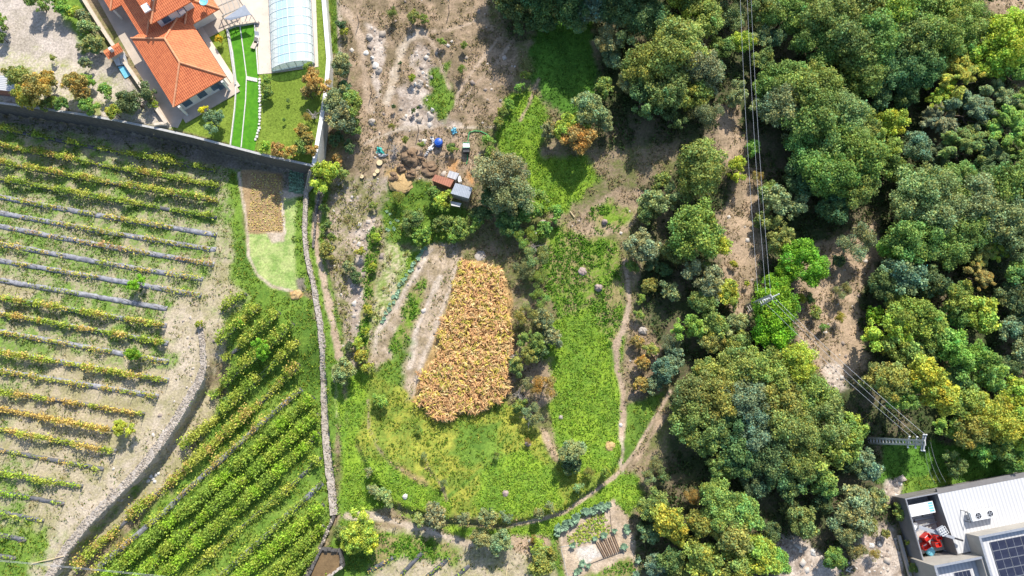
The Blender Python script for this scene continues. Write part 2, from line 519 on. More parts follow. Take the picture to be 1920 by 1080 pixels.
# ---------------------------------------------------------------- ground: one sheet, coloured by what grows or lies there, some kinds shade-toned
# kind: (colour a, colour b, patch size m, amount of speckle)
GK = {
 'scrub':   ((0.29, 0.22, 0.14), (0.14, 0.15, 0.05), 1.6, 0.25),
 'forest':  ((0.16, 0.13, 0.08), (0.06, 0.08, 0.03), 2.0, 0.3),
 'dry':     ((0.37, 0.27, 0.18), (0.19, 0.145, 0.085), 0.9, 0.35),
 'drytan':  ((0.45, 0.33, 0.225), (0.28, 0.21, 0.135), 1.1, 0.3),
 'rock':    ((0.56, 0.47, 0.39), (0.28, 0.22, 0.17), 0.8, 0.35),
 'gravel':  ((0.50, 0.43, 0.37), (0.36, 0.31, 0.25), 1.4, 0.2),
 'yardmix': ((0.52, 0.45, 0.36), (0.26, 0.28, 0.09), 1.6, 0.2),
 'path':    ((0.47, 0.36, 0.26), (0.35, 0.26, 0.18), 1.0, 0.25),
 'palepath':((0.54, 0.45, 0.35), (0.40, 0.32, 0.23), 0.9, 0.25),
 'vine':    ((0.38, 0.33, 0.21), (0.16, 0.25, 0.05), 0.9, 0.35),
 'vinedry': ((0.43, 0.36, 0.25), (0.30, 0.27, 0.14), 0.9, 0.28),
 'track':   ((0.49, 0.41, 0.31), (0.34, 0.29, 0.18), 1.1, 0.25),
 'vinegreen': ((0.20, 0.29, 0.05), (0.11, 0.20, 0.03), 1.2, 0.3),
 'shadesoil':((0.27, 0.23, 0.19), (0.17, 0.15, 0.11), 1.2, 0.25),
 'grass':   ((0.17, 0.27, 0.04), (0.085, 0.16, 0.025), 1.3, 0.25),
 'shadegrass': ((0.10, 0.22, 0.03), (0.06, 0.14, 0.02), 1.2, 0.2),  # green grass with the tree shade put into its colour
 'bright':  ((0.24, 0.36, 0.035), (0.13, 0.23, 0.03), 1.2, 0.4),
 'leafy':   ((0.16, 0.26, 0.03), (0.27, 0.22, 0.10), 0.9, 0.3),
 'yellow':  ((0.34, 0.34, 0.055), (0.16, 0.22, 0.035), 1.2, 0.4),
 'lawn':    ((0.20, 0.27, 0.04), (0.15, 0.215, 0.03), 2.2, 0.1),
 'palegrass': ((0.40, 0.45, 0.17), (0.21, 0.31, 0.08), 0.8, 0.25),
 'weedy':   ((0.43, 0.34, 0.26), (0.20, 0.19, 0.08), 0.7, 0.4),
 'mixgrass': ((0.22, 0.29, 0.07), (0.44, 0.38, 0.24), 0.8, 0.35),
 'tansoil': ((0.47, 0.37, 0.27), (0.27, 0.21, 0.13), 0.55, 0.4),
 'ridge':   ((0.56, 0.47, 0.38), (0.38, 0.31, 0.23), 0.5, 0.3),
 'soil':    ((0.40, 0.28, 0.15), (0.29, 0.19, 0.10), 0.6, 0.25),
 'straw':   ((0.50, 0.34, 0.15), (0.33, 0.22, 0.09), 0.7, 0.25),
 'palesoil':((0.52, 0.41, 0.30), (0.38, 0.29, 0.20), 0.6, 0.25),
 'orange':  ((0.62, 0.36, 0.17), (0.50, 0.27, 0.11), 0.5, 0.2),
 'whitish': ((0.66, 0.61, 0.55), (0.52, 0.46, 0.39), 0.6, 0.15),
}
GN = list(GK)
def pg(k, pts, f=6.0, j=8.0): return (k, pts, 0, f, j)
def pl(k, pts, w, f=2.0, j=3.0, own=None): return (k, pts, w, f, j, own)

BR = [
 # the wood to the right
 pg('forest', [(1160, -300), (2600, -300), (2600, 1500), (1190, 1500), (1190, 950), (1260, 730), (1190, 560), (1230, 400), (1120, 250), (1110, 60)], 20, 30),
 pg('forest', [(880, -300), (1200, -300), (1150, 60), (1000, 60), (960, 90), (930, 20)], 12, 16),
 # house yard
 pg('gravel', [(-300, -300), (140, -300), (160, 60), (320, 240), (200, 222), (-300, 140)], 2, 4),
 pg('yardmix', [(-100, 110), (90, 100), (190, 130), (300, 240), (150, 216), (-100, 170)], 14, 22),
 pg('grass', [(95, -40), (150, -20), (190, 90), (160, 100), (120, 40)], 6, 12),
 pg('lawn', [(322, 240), (345, 217), (440, 162), (386, 72), (428, 40), (480, 20), (560, -100), (620, -100), (617, 110), (588, 312)], 2, 2),
 # vineyard
 pg('vine', [(-300, 190), (0, 215), (300, 262), (450, 305), (455, 330), (448, 520), (480, 560), (420, 600), (400, 640), (330, 860), (90, 1100), (-300, 1300)], 5, 8),
 pg('vinedry', [(-300, 495), (10, 505), (90, 560), (10, 555), (-300, 545)], 8, 20),
 pg('vinedry', [(100, 650), (310, 680), (330, 600), (410, 470), (440, 380), (450, 520), (420, 600), (350, 830), (200, 965), (60, 1100), (-100, 1100), (100, 900), (-40, 850)], 25, 50),
 pg('shadesoil', [(-300, 190), (0, 212), (300, 258), (588, 320), (585, 332), (430, 318), (300, 282), (150, 252), (0, 230), (-300, 200)], 5, 8),  # bare greyish earth, the tall wall's shade strip put into its colour
 pg('vinegreen', [(425, 330), (450, 325), (465, 470), (550, 552), (590, 560), (612, 700), (625, 960), (570, 1150), (110, 1150), (330, 905), (400, 780), (430, 700), (410, 600), (470, 560), (440, 520)], 8, 14),
 pg('vinedry', [(385, 730), (440, 690), (400, 770), (335, 890), (220, 1000), (110, 1110), (95, 1095), (250, 930)], 8, 14),
 pg('vinedry', [(380, 600), (430, 600), (425, 680), (395, 720), (392, 650)], 8, 14),
 pg('track', [(310, 592), (345, 572), (375, 580), (405, 615), (412, 670), (388, 700), (350, 780), (290, 862), (215, 935), (120, 1035), (60, 1120), (30, 1110), (90, 1000), (170, 930), (235, 860), (305, 770), (325, 690)], 12, 22),
 pg('vinegreen', [(-100, 960), (60, 985), (100, 1010), (60, 1100), (-100, 1100)], 20, 40),
 pg('grass', [(430, 330), (450, 330), (462, 470), (500, 545), (480, 570), (445, 500)], 5, 9),
 pg('grass', [(470, 548), (560, 552), (590, 560), (608, 660), (608, 720), (570, 700), (530, 590)], 6, 10),
 # little plot by the tall wall
 pg('palegrass', [(465, 436), (535, 438), (530, 365), (572, 355), (574, 480), (562, 545), (512, 542), (478, 512), (464, 462)], 2, 3),
 pg('grass', [(556, 362), (574, 360), (576, 500), (590, 545), (560, 548), (552, 470)], 4, 4),
 pg('soil', [(452, 320), (470, 318), (528, 326), (535, 438), (462, 438)], 1.5, 1.5),
 pg('palepath', [(500, 437), (533, 438), (532, 452), (510, 456)], 3, 5),
 pg('shadesoil', [(535, 300), (575, 310), (570, 360), (532, 362)], 2, 3),
 pg('palepath', [(530, 358), (560, 360), (580, 335), (578, 365), (545, 372), (530, 370)], 2, 3),
 pl('palepath', [(448, 325), (452, 360), (460, 400), (464, 440), (466, 480), (482, 515), (510, 537), (548, 546)], 5.0, 1.5, 2),
 pl('ridge', [(527, 360), (534, 437)], 4.0, 1, 1),
 pg('shadesoil', [(553, 525), (572, 515), (575, 545), (560, 548)], 3, 4),
 pg('orange', [(543, 548), (560, 544), (570, 552), (562, 561), (545, 560)], 2, 4),
 # strip between wall and lane, lane
 pg('grass', [(578, 330), (620, 330), (612, 430), (612, 500), (640, 600), (650, 690), (640, 700), (625, 960), (612, 800), (605, 620), (578, 480)], 4, 6),
 pl('path', [(602, 355), (594, 400), (591, 440), (598, 490), (606, 525), (616, 565), (624, 605), (630, 640), (636, 668)], 14, 2, 4, 'lane'),
 pl('palepath', [(630, 690), (634, 740), (636, 780)], 10, 2, 3),
 pl('palepath', [(639, 785), (646, 825), (656, 880)], 5, 1.5, 2, 'footpath'),
 pl('palepath', [(628, -60), (636, 30), (636, 95)], 8, 2, 3),
 pg('grass', [(612, -60), (630, -60), (634, 100), (622, 100)], 2, 3),
 # scrub clearing
 pg('dry', [(640, -200), (905, -200), (910, 30), (975, 95), (965, 190), (930, 240), (860, 240), (760, 330), (700, 340), (640, 330), (660, 200)], 8, 14),
 pg('rock', [(690, 45), (722, 60), (718, 110), (716, 175), (702, 190), (694, 130)], 6, 10),
 pg('rock', [(742, 165), (790, 140), (830, 200), (860, 238), (740, 242), (745, 205)], 8, 16),
 pg('rock', [(770, 90), (800, 85), (830, 160), (800, 180)], 9, 18),
 pg('grass', [(810, 130), (838, 120), (850, 190), (835, 230), (800, 195)], 6, 12),
 pg('drytan', [(665, 195), (725, 190), (755, 215), (720, 280), (680, 270)], 8, 12),
 pl('path', [(645, 15), (662, 38), (678, 75), (684, 120), (686, 165), (692, 205)], 15, 4, 5, 'dirt_track'),
 pl('palepath', [(724, 192), (733, 165), (744, 120), (752, 95), (768, 72), (790, 61)], 14, 4, 5, 'dirt_track'),
 pl('path', [(790, 61), (808, 75), (820, 100), (828, 125), (842, 165)], 7, 3, 4),
 pl('path', [(800, 62), (850, 55), (890, 40)], 5, 3, 4),
 pl('path', [(936, 70), (905, 110), (882, 140), (860, 172), (855, 195)], 4.5, 2, 2, 'footpath'),
 pl('path', [(955, 85), (930, 118), (890, 160), (866, 190), (862, 205)], 4.5, 2, 2, 'footpath'),
 pl('palepath', [(685, 270), (715, 255), (755, 240), (800, 238), (860, 240), (930, 238)], 4, 2, 3),
 pg('drytan', [(690, 275), (770, 250), (900, 245), (905, 330), (885, 350), (780, 340), (700, 330)], 8, 14),
 pg('orange', [(838, 295), (860, 300), (855, 325), (838, 318)], 4, 7),
 pg('orange', [(876, 320), (890, 330), (888, 350), (878, 340)], 4, 7),
 pg('straw', [(722, 312), (760, 318), (782, 330), (768, 352), (735, 352), (718, 335)], 5, 7),
 # strips between the lane and the maize
 pg('weedy', [(625, 330), (740, 330), (760, 400), (720, 520), (712, 560), (690, 700), (660, 690), (632, 560), (612, 440)], 6, 10),
 pg('rock', [(655, 530), (690, 540), (680, 630), (660, 620)], 9, 16),
 pg('rock', [(675, 420), (700, 410), (690, 520), (668, 520)], 9, 16),
 pg('leafy', [(690, 440), (716, 420), (700, 540), (690, 660), (672, 680), (680, 580)], 5, 8),
 pg('grass', [(735, 335), (800, 340), (880, 400), (880, 440), (860, 460), (790, 470), (730, 460), (715, 400)], 8, 14),
 pg('mixgrass', [(728, 460), (790, 462), (762, 530), (700, 660), (705, 560)], 6, 10),
 pg('tansoil', [(790, 472), (808, 458), (862, 455), (872, 492), (832, 600), (800, 690), (770, 750), (735, 745), (688, 700), (705, 640), (765, 530)], 5, 7),
 pl('ridge', [(806, 468), (775, 520), (742, 575), (706, 625), (703, 660)], 9, 3, 4),
 pl('ridge', [(826, 520), (802, 570), (780, 620), (768, 690)], 9, 3, 4),
 pl('ridge', [(862, 492), (842, 545), (815, 620), (790, 680), (778, 740)], 7, 3, 4),
 pg('leafy', [(770, 540), (800, 520), (790, 590), (760, 640), (735, 690), (735, 640)], 6, 9),
 pg('bright', [(770, 470), (790, 470), (765, 520), (750, 530)], 5, 6),
 pg('grass', [(700, 700), (770, 640), (745, 740), (700, 760)], 8, 10),
 pg('straw', [(864, 488), (896, 486), (942, 512), (964, 560), (955, 640), (948, 745), (915, 765), (828, 790), (772, 752), (798, 680), (830, 600)], 3, 4),
 # terraced meadow
 pg('yellow', [(650, 700), (700, 690), (770, 750), (830, 790), (950, 745), (1000, 800), (1060, 870), (1160, 880), (1050, 962), (950, 985), (740, 952), (665, 830)], 8, 12),
 pg('bright', [(652, 690), (690, 690), (690, 760), (660, 830), (648, 780)], 6, 8),
 pg('bright', [(670, 860), (740, 870), (800, 905), (840, 930), (850, 965), (740, 945), (690, 900)], 7, 10),
 pg('bright', [(640, 700), (655, 800), (690, 890), (730, 950), (640, 965), (632, 960), (640, 880), (628, 720)], 5, 6),
 pg('yellow', [(695, 770), (770, 790), (800, 850), (800, 900), (740, 870), (700, 820)], 8, 12),
 pg('straw', [(742, 870), (765, 880), (805, 905), (790, 908), (755, 890)], 5, 8),
 pg('grass', [(860, 800), (940, 790), (930, 850), (880, 880), (850, 850)], 8, 12),
 pg('bright', [(900, 880), (980, 840), (1040, 880), (1050, 940), (960, 975), (890, 960)], 8, 12),
 pg('bright', [(1020, 620), (1060, 590), (1110, 570), (1165, 640), (1172, 850), (1150, 885), (1060, 880), (1035, 800), (1020, 720)], 6, 9),
 pg('leafy', [(1000, 430), (1060, 420), (1100, 430), (1150, 450), (1172, 520), (1170, 640), (1150, 650), (1110, 575), (1050, 590), (1030, 560)], 7, 12),
 pg('drytan', [(985, 690), (1030, 680), (1045, 740), (1010, 770), (985, 740)], 6, 10),
 pg('drytan', [(1015, 800), (1030, 820), (1048, 860), (1045, 870), (1025, 845)], 4, 6),
 pg('dry', [(1180, 600), (1230, 620), (1240, 720), (1210, 760), (1180, 740), (1178, 680)], 7, 12),
 pg('grass', [(1170, 760), (1200, 750), (1245, 735), (1215, 800), (1190, 850), (1165, 880), (1165, 830)], 5, 7),
 pg('scrub', [(1195, 850), (1260, 760), (1250, 880), (1220, 920), (1195, 900)], 8, 10),
 pl('path', [(1172, 490), (1178, 540), (1180, 570), (1168, 620), (1154, 650), (1158, 690), (1168, 735), (1168, 780), (1164, 822)], 11, 2.5, 4, 'footpath'),
 pl('palepath', [(1164, 822), (1168, 845), (1164, 868), (1168, 890), (1173, 917)], 6, 2, 3, 'footpath'),
 pg('bright', [(740, 955), (830, 985), (950, 992), (1060, 965), (1150, 895), (1190, 880), (1205, 940), (1180, 970), (1150, 940), (1060, 985), (1040, 1010), (950, 1010), (870, 1005), (760, 972)], 5, 8),
 pl('path', [(960, 984), (1010, 975), (1060, 960), (1110, 925), (1150, 895), (1168, 878), (1192, 845), (1215, 805), (1238, 768), (1256, 735)], 6, 1.5, 2, 'footpath'),
 pl('drytan', [(1195, 860), (1222, 815), (1246, 775)], 10, 4, 6),
 pl('scrub', [(688, 800), (705, 835), (730, 865), (760, 885), (800, 908)], 4, 2, 3),
 pl('scrub', [(795, 850), (805, 880), (828, 910), (838, 938)], 4, 2, 3),
 pl('grass', [(945, 825), (918, 868), (875, 903), (842, 930)], 7, 3, 4),
 pl('drytan', [(690, 750), (692, 800), (706, 826)], 3, 2, 3),
 # along the bottom
 pg('vinedry', [(690, 985), (760, 985), (870, 1020), (960, 1005), (1030, 1010), (1060, 1150), (660, 1150), (640, 1080)], 6, 10),
 pg('leafy', [(690, 990), (780, 1000), (860, 1030), (850, 1060), (760, 1040), (700, 1080), (680, 1050)], 8, 14),
 pg('drytan', [(960, 1005), (1030, 1005), (1050, 1060), (1000, 1040), (965, 1030)], 6, 10),
 pg('grass', [(640, 965), (700, 975), (700, 1080), (650, 1100), (580, 1100), (625, 1000)], 6, 8),
 pl('palepath', [(650, 968), (700, 967), (722, 973), (760, 984), (800, 993), (840, 1008), (880, 1021)], 13, 2.5, 4, 'footpath'),
 pg('palesoil', [(1048, 1000), (1068, 985), (1100, 965), (1150, 938), (1176, 965), (1190, 1010), (1198, 1110), (1066, 1110), (1056, 1060)], 2.5, 4),
 pl('grass', [(1036, 1005), (1045, 1050), (1058, 1100)], 12, 3, 4),
 pg('whitish', [(1082, 1030), (1112, 1018), (1128, 1040), (1108, 1052), (1085, 1050)], 4, 6),
 pg('leafy', [(1085, 1085), (1180, 1045), (1195, 1110), (1090, 1110)], 6, 10),
 # shaded meadow at the top, hollow, right-hand slopes
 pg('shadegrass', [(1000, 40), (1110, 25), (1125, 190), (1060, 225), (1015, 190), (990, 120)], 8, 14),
 pg('bright', [(960, 175), (1000, 170), (1035, 215), (1020, 260), (1000, 310), (945, 300), (925, 255)], 6, 10),
 pg('bright', [(1000, 300), (1095, 290), (1130, 340), (1060, 390), (1005, 395), (985, 340)], 8, 14),
 pl('drytan', [(1010, 150), (990, 200), (975, 225)], 6, 2.5, 4),
 pg('drytan', [(1070, 420), (1110, 385), (1165, 350), (1240, 365), (1200, 395), (1170, 440), (1100, 445)], 6, 12),
 pg('leafy', [(1110, 390), (1150, 380), (1190, 395), (1160, 435), (1115, 430)], 8, 14),
 pg('scrub', [(1110, 290), (1280, 260), (1260, 330), (1180, 350)], 8, 12),
 pg('drytan', [(1335, 205), (1385, 185), (1402, 300), (1428, 335), (1436, 480), (1405, 560), (1395, 620), (1372, 590), (1345, 490), (1345, 400), (1385, 340), (1335, 270)], 8, 14),
 pg('drytan', [(1480, 480), (1540, 450), (1640, 415), (1655, 480), (1605, 560), (1622, 690), (1560, 730), (1500, 660), (1482, 560)], 8, 16),
 pg('rock', [(1540, 680), (1575, 690), (1590, 730), (1550, 725)], 8, 12),
 pg('drytan', [(1840, -60), (1980, -60), (1980, 45), (1900, 62), (1850, 40)], 8, 14),
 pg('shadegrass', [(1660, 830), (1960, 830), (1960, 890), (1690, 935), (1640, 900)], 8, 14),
 pg('grass', [(1690, 905), (1760, 885), (1800, 905), (1740, 928), (1690, 935)], 5, 8),
 pg('rock', [(1455, 1000), (1500, 1010), (1580, 1060), (1560, 1120), (1450, 1120)], 8, 14),
 pg('rock', [(1600, 1000), (1660, 975), (1700, 1060), (1710, 1120), (1590, 1120)], 10, 16),
 pg('rock', [(1655, 905), (1690, 895), (1690, 935), (1665, 940)], 5, 8),
 pg('scrub', [(1680, 940), (1700, 960), (1725, 1100), (1700, 1100)], 4, 6),
]

def grid_axis(lo, hi, step, far):
    mid = np.arange(lo, hi + step * 0.5, step)
    ext = [step]
    while sum(ext) < far:
        ext.append(ext[-1] * 1.35)
    e = np.cumsum(ext)
    return np.concatenate([lo - e[::-1], mid, hi + e])

gx = grid_axis(-93.0, 93.0, 0.24, 2500.0)
gy = grid_axis(-24.0, 82.0, 0.24, 2500.0)
XX, YY = np.meshgrid(gx, gy)
NX, NY = len(gx), len(gy)
ZZ = hgt(XX, YY)
CX, CY = np.clip(XX, -170, 170), np.clip(YY, -70, 160)
UU, VV = proj(CX, CY, ZZ)
sp = np.random.default_rng(5).random(XX.shape)
WOB = fbm(XX, YY, 2.2, 31, 3) - 0.5
WID = fbm(XX, YY, 1.1, 37, 2) - 0.5
GID = np.zeros(XX.shape, np.int16)
OWN = {}
def gcolour(k, x, y, s):
    a, b, sc, spk = GK[k]
    t = sstep(0.34, 0.66, 0.75 * fbm(x, y, sc * 1.7, 50 + GN.index(k) * 4, 4) + 0.25 * s)
    c = np.array(a)[None, :] * (1 - t[:, None]) + np.array(b)[None, :] * t[:, None]
    return c * (1 + spk * (s - 0.5))[:, None]
TINT = gcolour('scrub', XX.ravel(), YY.ravel(), sp.ravel()).reshape(XX.shape + (3,))
for br in BR:
    k, pts, w, f, j = br[:5]
    own = br[5] if len(br) > 5 else None
    m = f + j + w
    xs, ys = [p[0] for p in pts], [p[1] for p in pts]
    sel = np.nonzero((UU > min(xs) - m) & (UU < max(xs) + m) & (VV > min(ys) - m) & (VV < max(ys) + m))
    if not len(sel[0]): continue
    u, v = UU[sel], VV[sel]
    sd_ = poly_sd(u, v, pts) if w == 0 else poly_sd(u, v, pts, False) + w / 2
    wt = sstep(-f, f, sd_ + 2 * j * WOB[sel] + j * WID[sel])
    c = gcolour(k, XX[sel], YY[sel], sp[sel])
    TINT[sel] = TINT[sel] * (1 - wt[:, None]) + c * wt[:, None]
    hit = wt > 0.5
    GID[sel[0][hit], sel[1][hit]] = GN.index(k)
    for q in OWN.values(): q[sel[0][hit], sel[1][hit]] = False
    if own:
        o = np.zeros(XX.shape, bool)
        o[sel[0][hit], sel[1][hit]] = True
        OWN[(own, len(OWN))] = o

idx = np.arange(NX * NY).reshape(NY, NX)
FQ = np.stack([idx[:-1, :-1], idx[:-1, 1:], idx[1:, 1:], idx[1:, :-1]], -1)
VG = np.stack([XX, YY, ZZ], -1).reshape(-1, 3)
TG = np.clip(TINT.reshape(-1, 3), 0.01, 0.85)
free = np.ones((NY - 1, NX - 1), bool)
def sheet(name, mask):
    F = FQ[mask]
    if not len(F): return None
    used, inv = np.unique(F.ravel(), return_inverse=True)
    me = np_mesh(name, VG[used], inv.reshape(-1, 4), M['ground'], TG[used], True)
    return struct(link(name, me))
for (own, _), o in OWN.items():
    mk = o[:-1, :-1] & free
    free &= ~mk
    sheet(own, mk)
sheet('ground', free)

def kind_at(x, y):
    ix = np.clip(np.searchsorted(gx, x), 0, NX - 1)
    iy = np.clip(np.searchsorted(gy, y), 0, NY - 1)
    return GID[iy, ix], TINT[iy, ix], ZZ[iy, ix]

# ---------------------------------------------------------------- leaves
def leaves(C, N, S, rng, aspect=0.6, fold=0.15, droop=None):
    """one bent four-cornered leaf for each centre C, facing N, of length S -> V, F"""
    n = len(C)
    N = N / (np.linalg.norm(N, axis=1, keepdims=True) + 1e-9)
    R = rng.normal(size=(n, 3)) if droop is None else droop
    T = R - (R * N).sum(1, keepdims=True) * N
    T /= np.linalg.norm(T, axis=1, keepdims=True) + 1e-9
    B = np.cross(N, T)
    S = np.asarray(S).reshape(-1, 1) * np.ones((n, 1))
    V = np.empty((n, 4, 3))
    V[:, 0] = C - T * S * 0.5
    V[:, 1] = C + B * S * aspect * 0.5 + N * S * fold + T * S * 0.05
    V[:, 2] = C + T * S * 0.5 - N * S * fold * 0.5
    V[:, 3] = C - B * S * aspect * 0.5 + N * S * fold + T * S * 0.05
    return V.reshape(-1, 3), np.arange(n * 4).reshape(-1, 4)

def leaf_tint(n, rng, spread=0.28, base=(1, 1, 1), warm=0.1):
    v = 1 + spread * rng.normal(size=(n, 1)).clip(-1.8, 1.8) * 0.6
    w = rng.normal(size=(n, 1)) * warm
    c = np.array(base)[None, :] * v * np.concatenate([1 + w, np.ones((n, 1)), 1 - w], 1)
    return np.repeat(np.clip(c, 0.02, 3), 4, 0)

def tufts(name, kinds, per_m2, size, nleaf, height, colours, seed, label, cat, thresh=0.0, upright=0.5, patch=1.6, mt='leaf', region=None, aspect=0.5):
    """low growth over the ground kinds given: uncountable, so one object"""
    rng = np.random.default_rng(seed)
    x0, x1, y0, y1 = region or (-88, 88, -20, 76)
    n = int((x1 - x0) * (y1 - y0) * per_m2)
    x, y = rng.uniform(x0, x1, n), rng.uniform(y0, y1, n)
    gid, tint, z = kind_at(x, y)
    ok = np.isin(gid, [GN.index(k) for k in kinds])
    ok &= fbm(x, y, patch, seed + 60, 3) > thresh
    ok &= poly_sd(x, y, HOUSE_POLY) < (0.5 if 'lawn' not in kinds and 'yardmix' not in kinds else 999)
    x, y, z = x[ok], y[ok], hgt(x[ok], y[ok])
    n = len(x)
    sz = size * rng.uniform(0.6, 1.4, n)
    hh = height * rng.uniform(0.4, 1.3, n)
    X, Y, Z = np.repeat(x, nleaf), np.repeat(y, nleaf), np.repeat(z, nleaf)
    S, HH = np.repeat(sz, nleaf), np.repeat(hh, nleaf)
    k = n * nleaf
    C = np.stack([X + rng.normal(size=k) * S * 0.55, Y + rng.normal(size=k) * S * 0.55, Z + HH * rng.uniform(0.15, 1.0, k)], -1)
    N = rng.normal(size=(k, 3)) * (1 - upright * 0.4)
    N[:, 2] = np.abs(N[:, 2]) * 0.5 + (1 - upright)
    V, F = leaves(C, N, S, rng, aspect)
    cols = np.array(colours)
    base = cols[rng.integers(0, len(cols), n)]
    t = np.repeat(base, nleaf, 0) * (1 + 0.22 * rng.normal(size=(k, 1)).clip(-2, 2))
    me = np_mesh(name, V, F, M[mt], np.repeat(np.clip(t, 0.01, 1), 4, 0))
    return tag(link(name, me), label, cat, kind='stuff')

# ---------------------------------------------------------------- tree prototypes (unit crown radius)
def crown_mesh(name, seed, nclump, nleaf, leaf, zs=0.75, style='broad', core=True):
    rng = np.random.default_rng(seed)
    # boughs: lumps of foliage spread over an uneven envelope, a few inside
    nb = max(11, nclump // 8)
    bd = rng.normal(size=(nb, 3))
    bd[:, 2] = np.abs(bd[:, 2]) * 0.9 - 0.15
    bd /= np.linalg.norm(bd, axis=1, keepdims=True)
    bough = rng.integers(0, nb, nclump)
    d = bd[bough] + rng.normal(size=(nclump, 3)) * 0.33      # clumps crowd round the boughs, gaps stay between
    d[:, 2] = np.maximum(d[:, 2], -0.35)
    d /= np.linalg.norm(d, axis=1, keepdims=True)
    reach = rng.uniform(0.72, 1.12, nb)[bough]
    lob = 1 + 0.22 * np.sin(2 * np.arctan2(d[:, 1], d[:, 0]) + rng.uniform(0, 6)) + 0.16 * np.sin(3 * np.arctan2(d[:, 1], d[:, 0]) + rng.uniform(0, 6))
    rad = rng.uniform(0.30, 0.90, nclump) ** 0.7 * (0.5 + 0.5 * lob) * reach * 0.97
    cr = rng.uniform(0.10, 0.27, nclump) * (64 / nclump) ** 0.18
    cc = d * rad[:, None] * np.array([1, 1, zs])
    w = cr ** 2
    w /= w.sum()
    k = rng.choice(nclump, nleaf, p=w)
    s = rng.normal(size=(nleaf, 3))
    s[:, 2] += 0.35
    s /= np.linalg.norm(s, axis=1, keepdims=True)
    rr = cr[k] * rng.uniform(0.55, 1.05, nleaf) ** 0.6
    if style == 'feather':
        out = cc[k].copy(); out[:, 2] = 0.02
        out /= np.linalg.norm(out, axis=1, keepdims=True) + 1e-6
        C = cc[k] + s * (rr * 0.55)[:, None] + out * (rng.uniform(-0.6, 0.9, nleaf) * cr[k] * 0.7)[:, None]
        N = s * 0.5 + np.array([0, 0, 0.8]) + rng.normal(size=(nleaf, 3)) * 0.35
        dr = out + rng.normal(size=(nleaf, 3)) * 0.8
        V, F = leaves(C, N, leaf * rng.uniform(0.6, 1.5, nleaf), rng, 0.32, 0.1, dr)
    elif style == 'thin':
        C = cc[k] + s * (rr * 1.15)[:, None]
        N = s * 0.5 + rng.normal(size=(nleaf, 3)) * 0.8
        V, F = leaves(C, N, leaf * rng.uniform(0.5, 1.2, nleaf), rng, 0.4)
    else:
        C = cc[k] + s * rr[:, None] * np.array([1, 1, 0.85]) + rng.normal(size=(nleaf, 3)) * 0.035
        N = s * 0.6 + np.array([0, 0, 0.35]) + rng.normal(size=(nleaf, 3)) * 0.6
        V, F = leaves(C, N, leaf * rng.uniform(0.5, 1.45, nleaf), rng, 0.7)
    bt = 1 + 0.10 * rng.normal(size=(nclump, 1)) + 0.10 * rng.normal(size=(nb, 1))[bough]            # whole boughs are a little paler or deeper
    bw = rng.normal(size=(nclump, 1)) * 0.09
    bt = bt * np.concatenate([1 + bw, np.ones((nclump, 1)), 1 - bw], 1)
    t = leaf_tint(nleaf, rng, 0.42, warm=0.13) * np.repeat(bt[k], 4, 0)
    return np_mesh(name, V, F, M['leaf'], np.clip(t, 0.1, 2.5))

def trunk_mesh(name, seed, limbs=6):
    rng = random.Random(seed)
    mb = MB()
    bend = [(0, 0, -0.04)]
    x = y = 0
    for k in range(1, 6):
        x += rng.uniform(-0.03, 0.03); y += rng.uniform(-0.03, 0.03)
        bend.append((x, y, k * 0.2))
    mb.tube(bend, [0.075, 0.06, 0.052, 0.045, 0.036, 0.02], 7)
    for q in range(limbs):
        a = 2 * math.pi * (q + rng.random() * 0.6) / limbs
        z0 = rng.uniform(0.45, 0.8)
        L = rng.uniform(0.45, 0.75)
        p = [(x * z0, y * z0, z0)]
        for s in (0.35, 0.7, 1.0):
            p.append((x * z0 + math.cos(a + 0.2 * s) * L * s, y * z0 + math.sin(a + 0.2 * s) * L * s, z0 + 0.33 * s + rng.uniform(-0.03, 0.03)))
        mb.tube(p, [0.034, 0.026, 0.018, 0.007], 5)
    me = bpy.data.meshes.new(name)
    me.from_pydata([tuple(v) for v in mb.v], [], mb.f)
    me.materials.append(M['bark'])
    for p in me.polygons: p.use_smooth = True
    return me

CROWN = {
 'big':   [crown_mesh('crown', 100 + k, 120, 19000, 0.064, 0.88) for k in range(4)],
 'mid':   [crown_mesh('crown', 120 + k, 64, 7500, 0.095, 0.88) for k in range(4)],
 'small': [crown_mesh('crown', 140 + k, 36, 2600, 0.16, 0.8) for k in range(4)],
 'feather': [crown_mesh('crown', 160 + k, 80, 10000, 0.11, 0.7, 'feather') for k in range(3)],
 'thin':  [crown_mesh('crown', 180 + k, 40, 5200, 0.10, 0.8, 'thin') for k in range(3)],
}
TRUNK = [trunk_mesh('trunk', 300 + k) for k in range(4)]
TC = {  # leaf colour of the plant, words for it
 'dk': ((0.150, 0.235, 0.085), 'dark green'),
 'gr': ((0.245, 0.345, 0.085), 'mid green'),
 'ol': ((0.330, 0.405, 0.095), 'olive green'),
 'gy': ((0.335, 0.400, 0.165), 'grey green'),
 'bl': ((0.245, 0.330, 0.165), 'bluish grey'),
 'lm': ((0.240, 0.470, 0.035), 'bright lime green'),
 'yl': ((0.460, 0.530, 0.075), 'yellow green'),
 'or': ((0.500, 0.375, 0.110), 'orange brown'),
 'fg': ((0.290, 0.430, 0.085), 'fresh green'),
 'ye': ((0.80, 0.70, 0.04), 'bright yellow'),
}
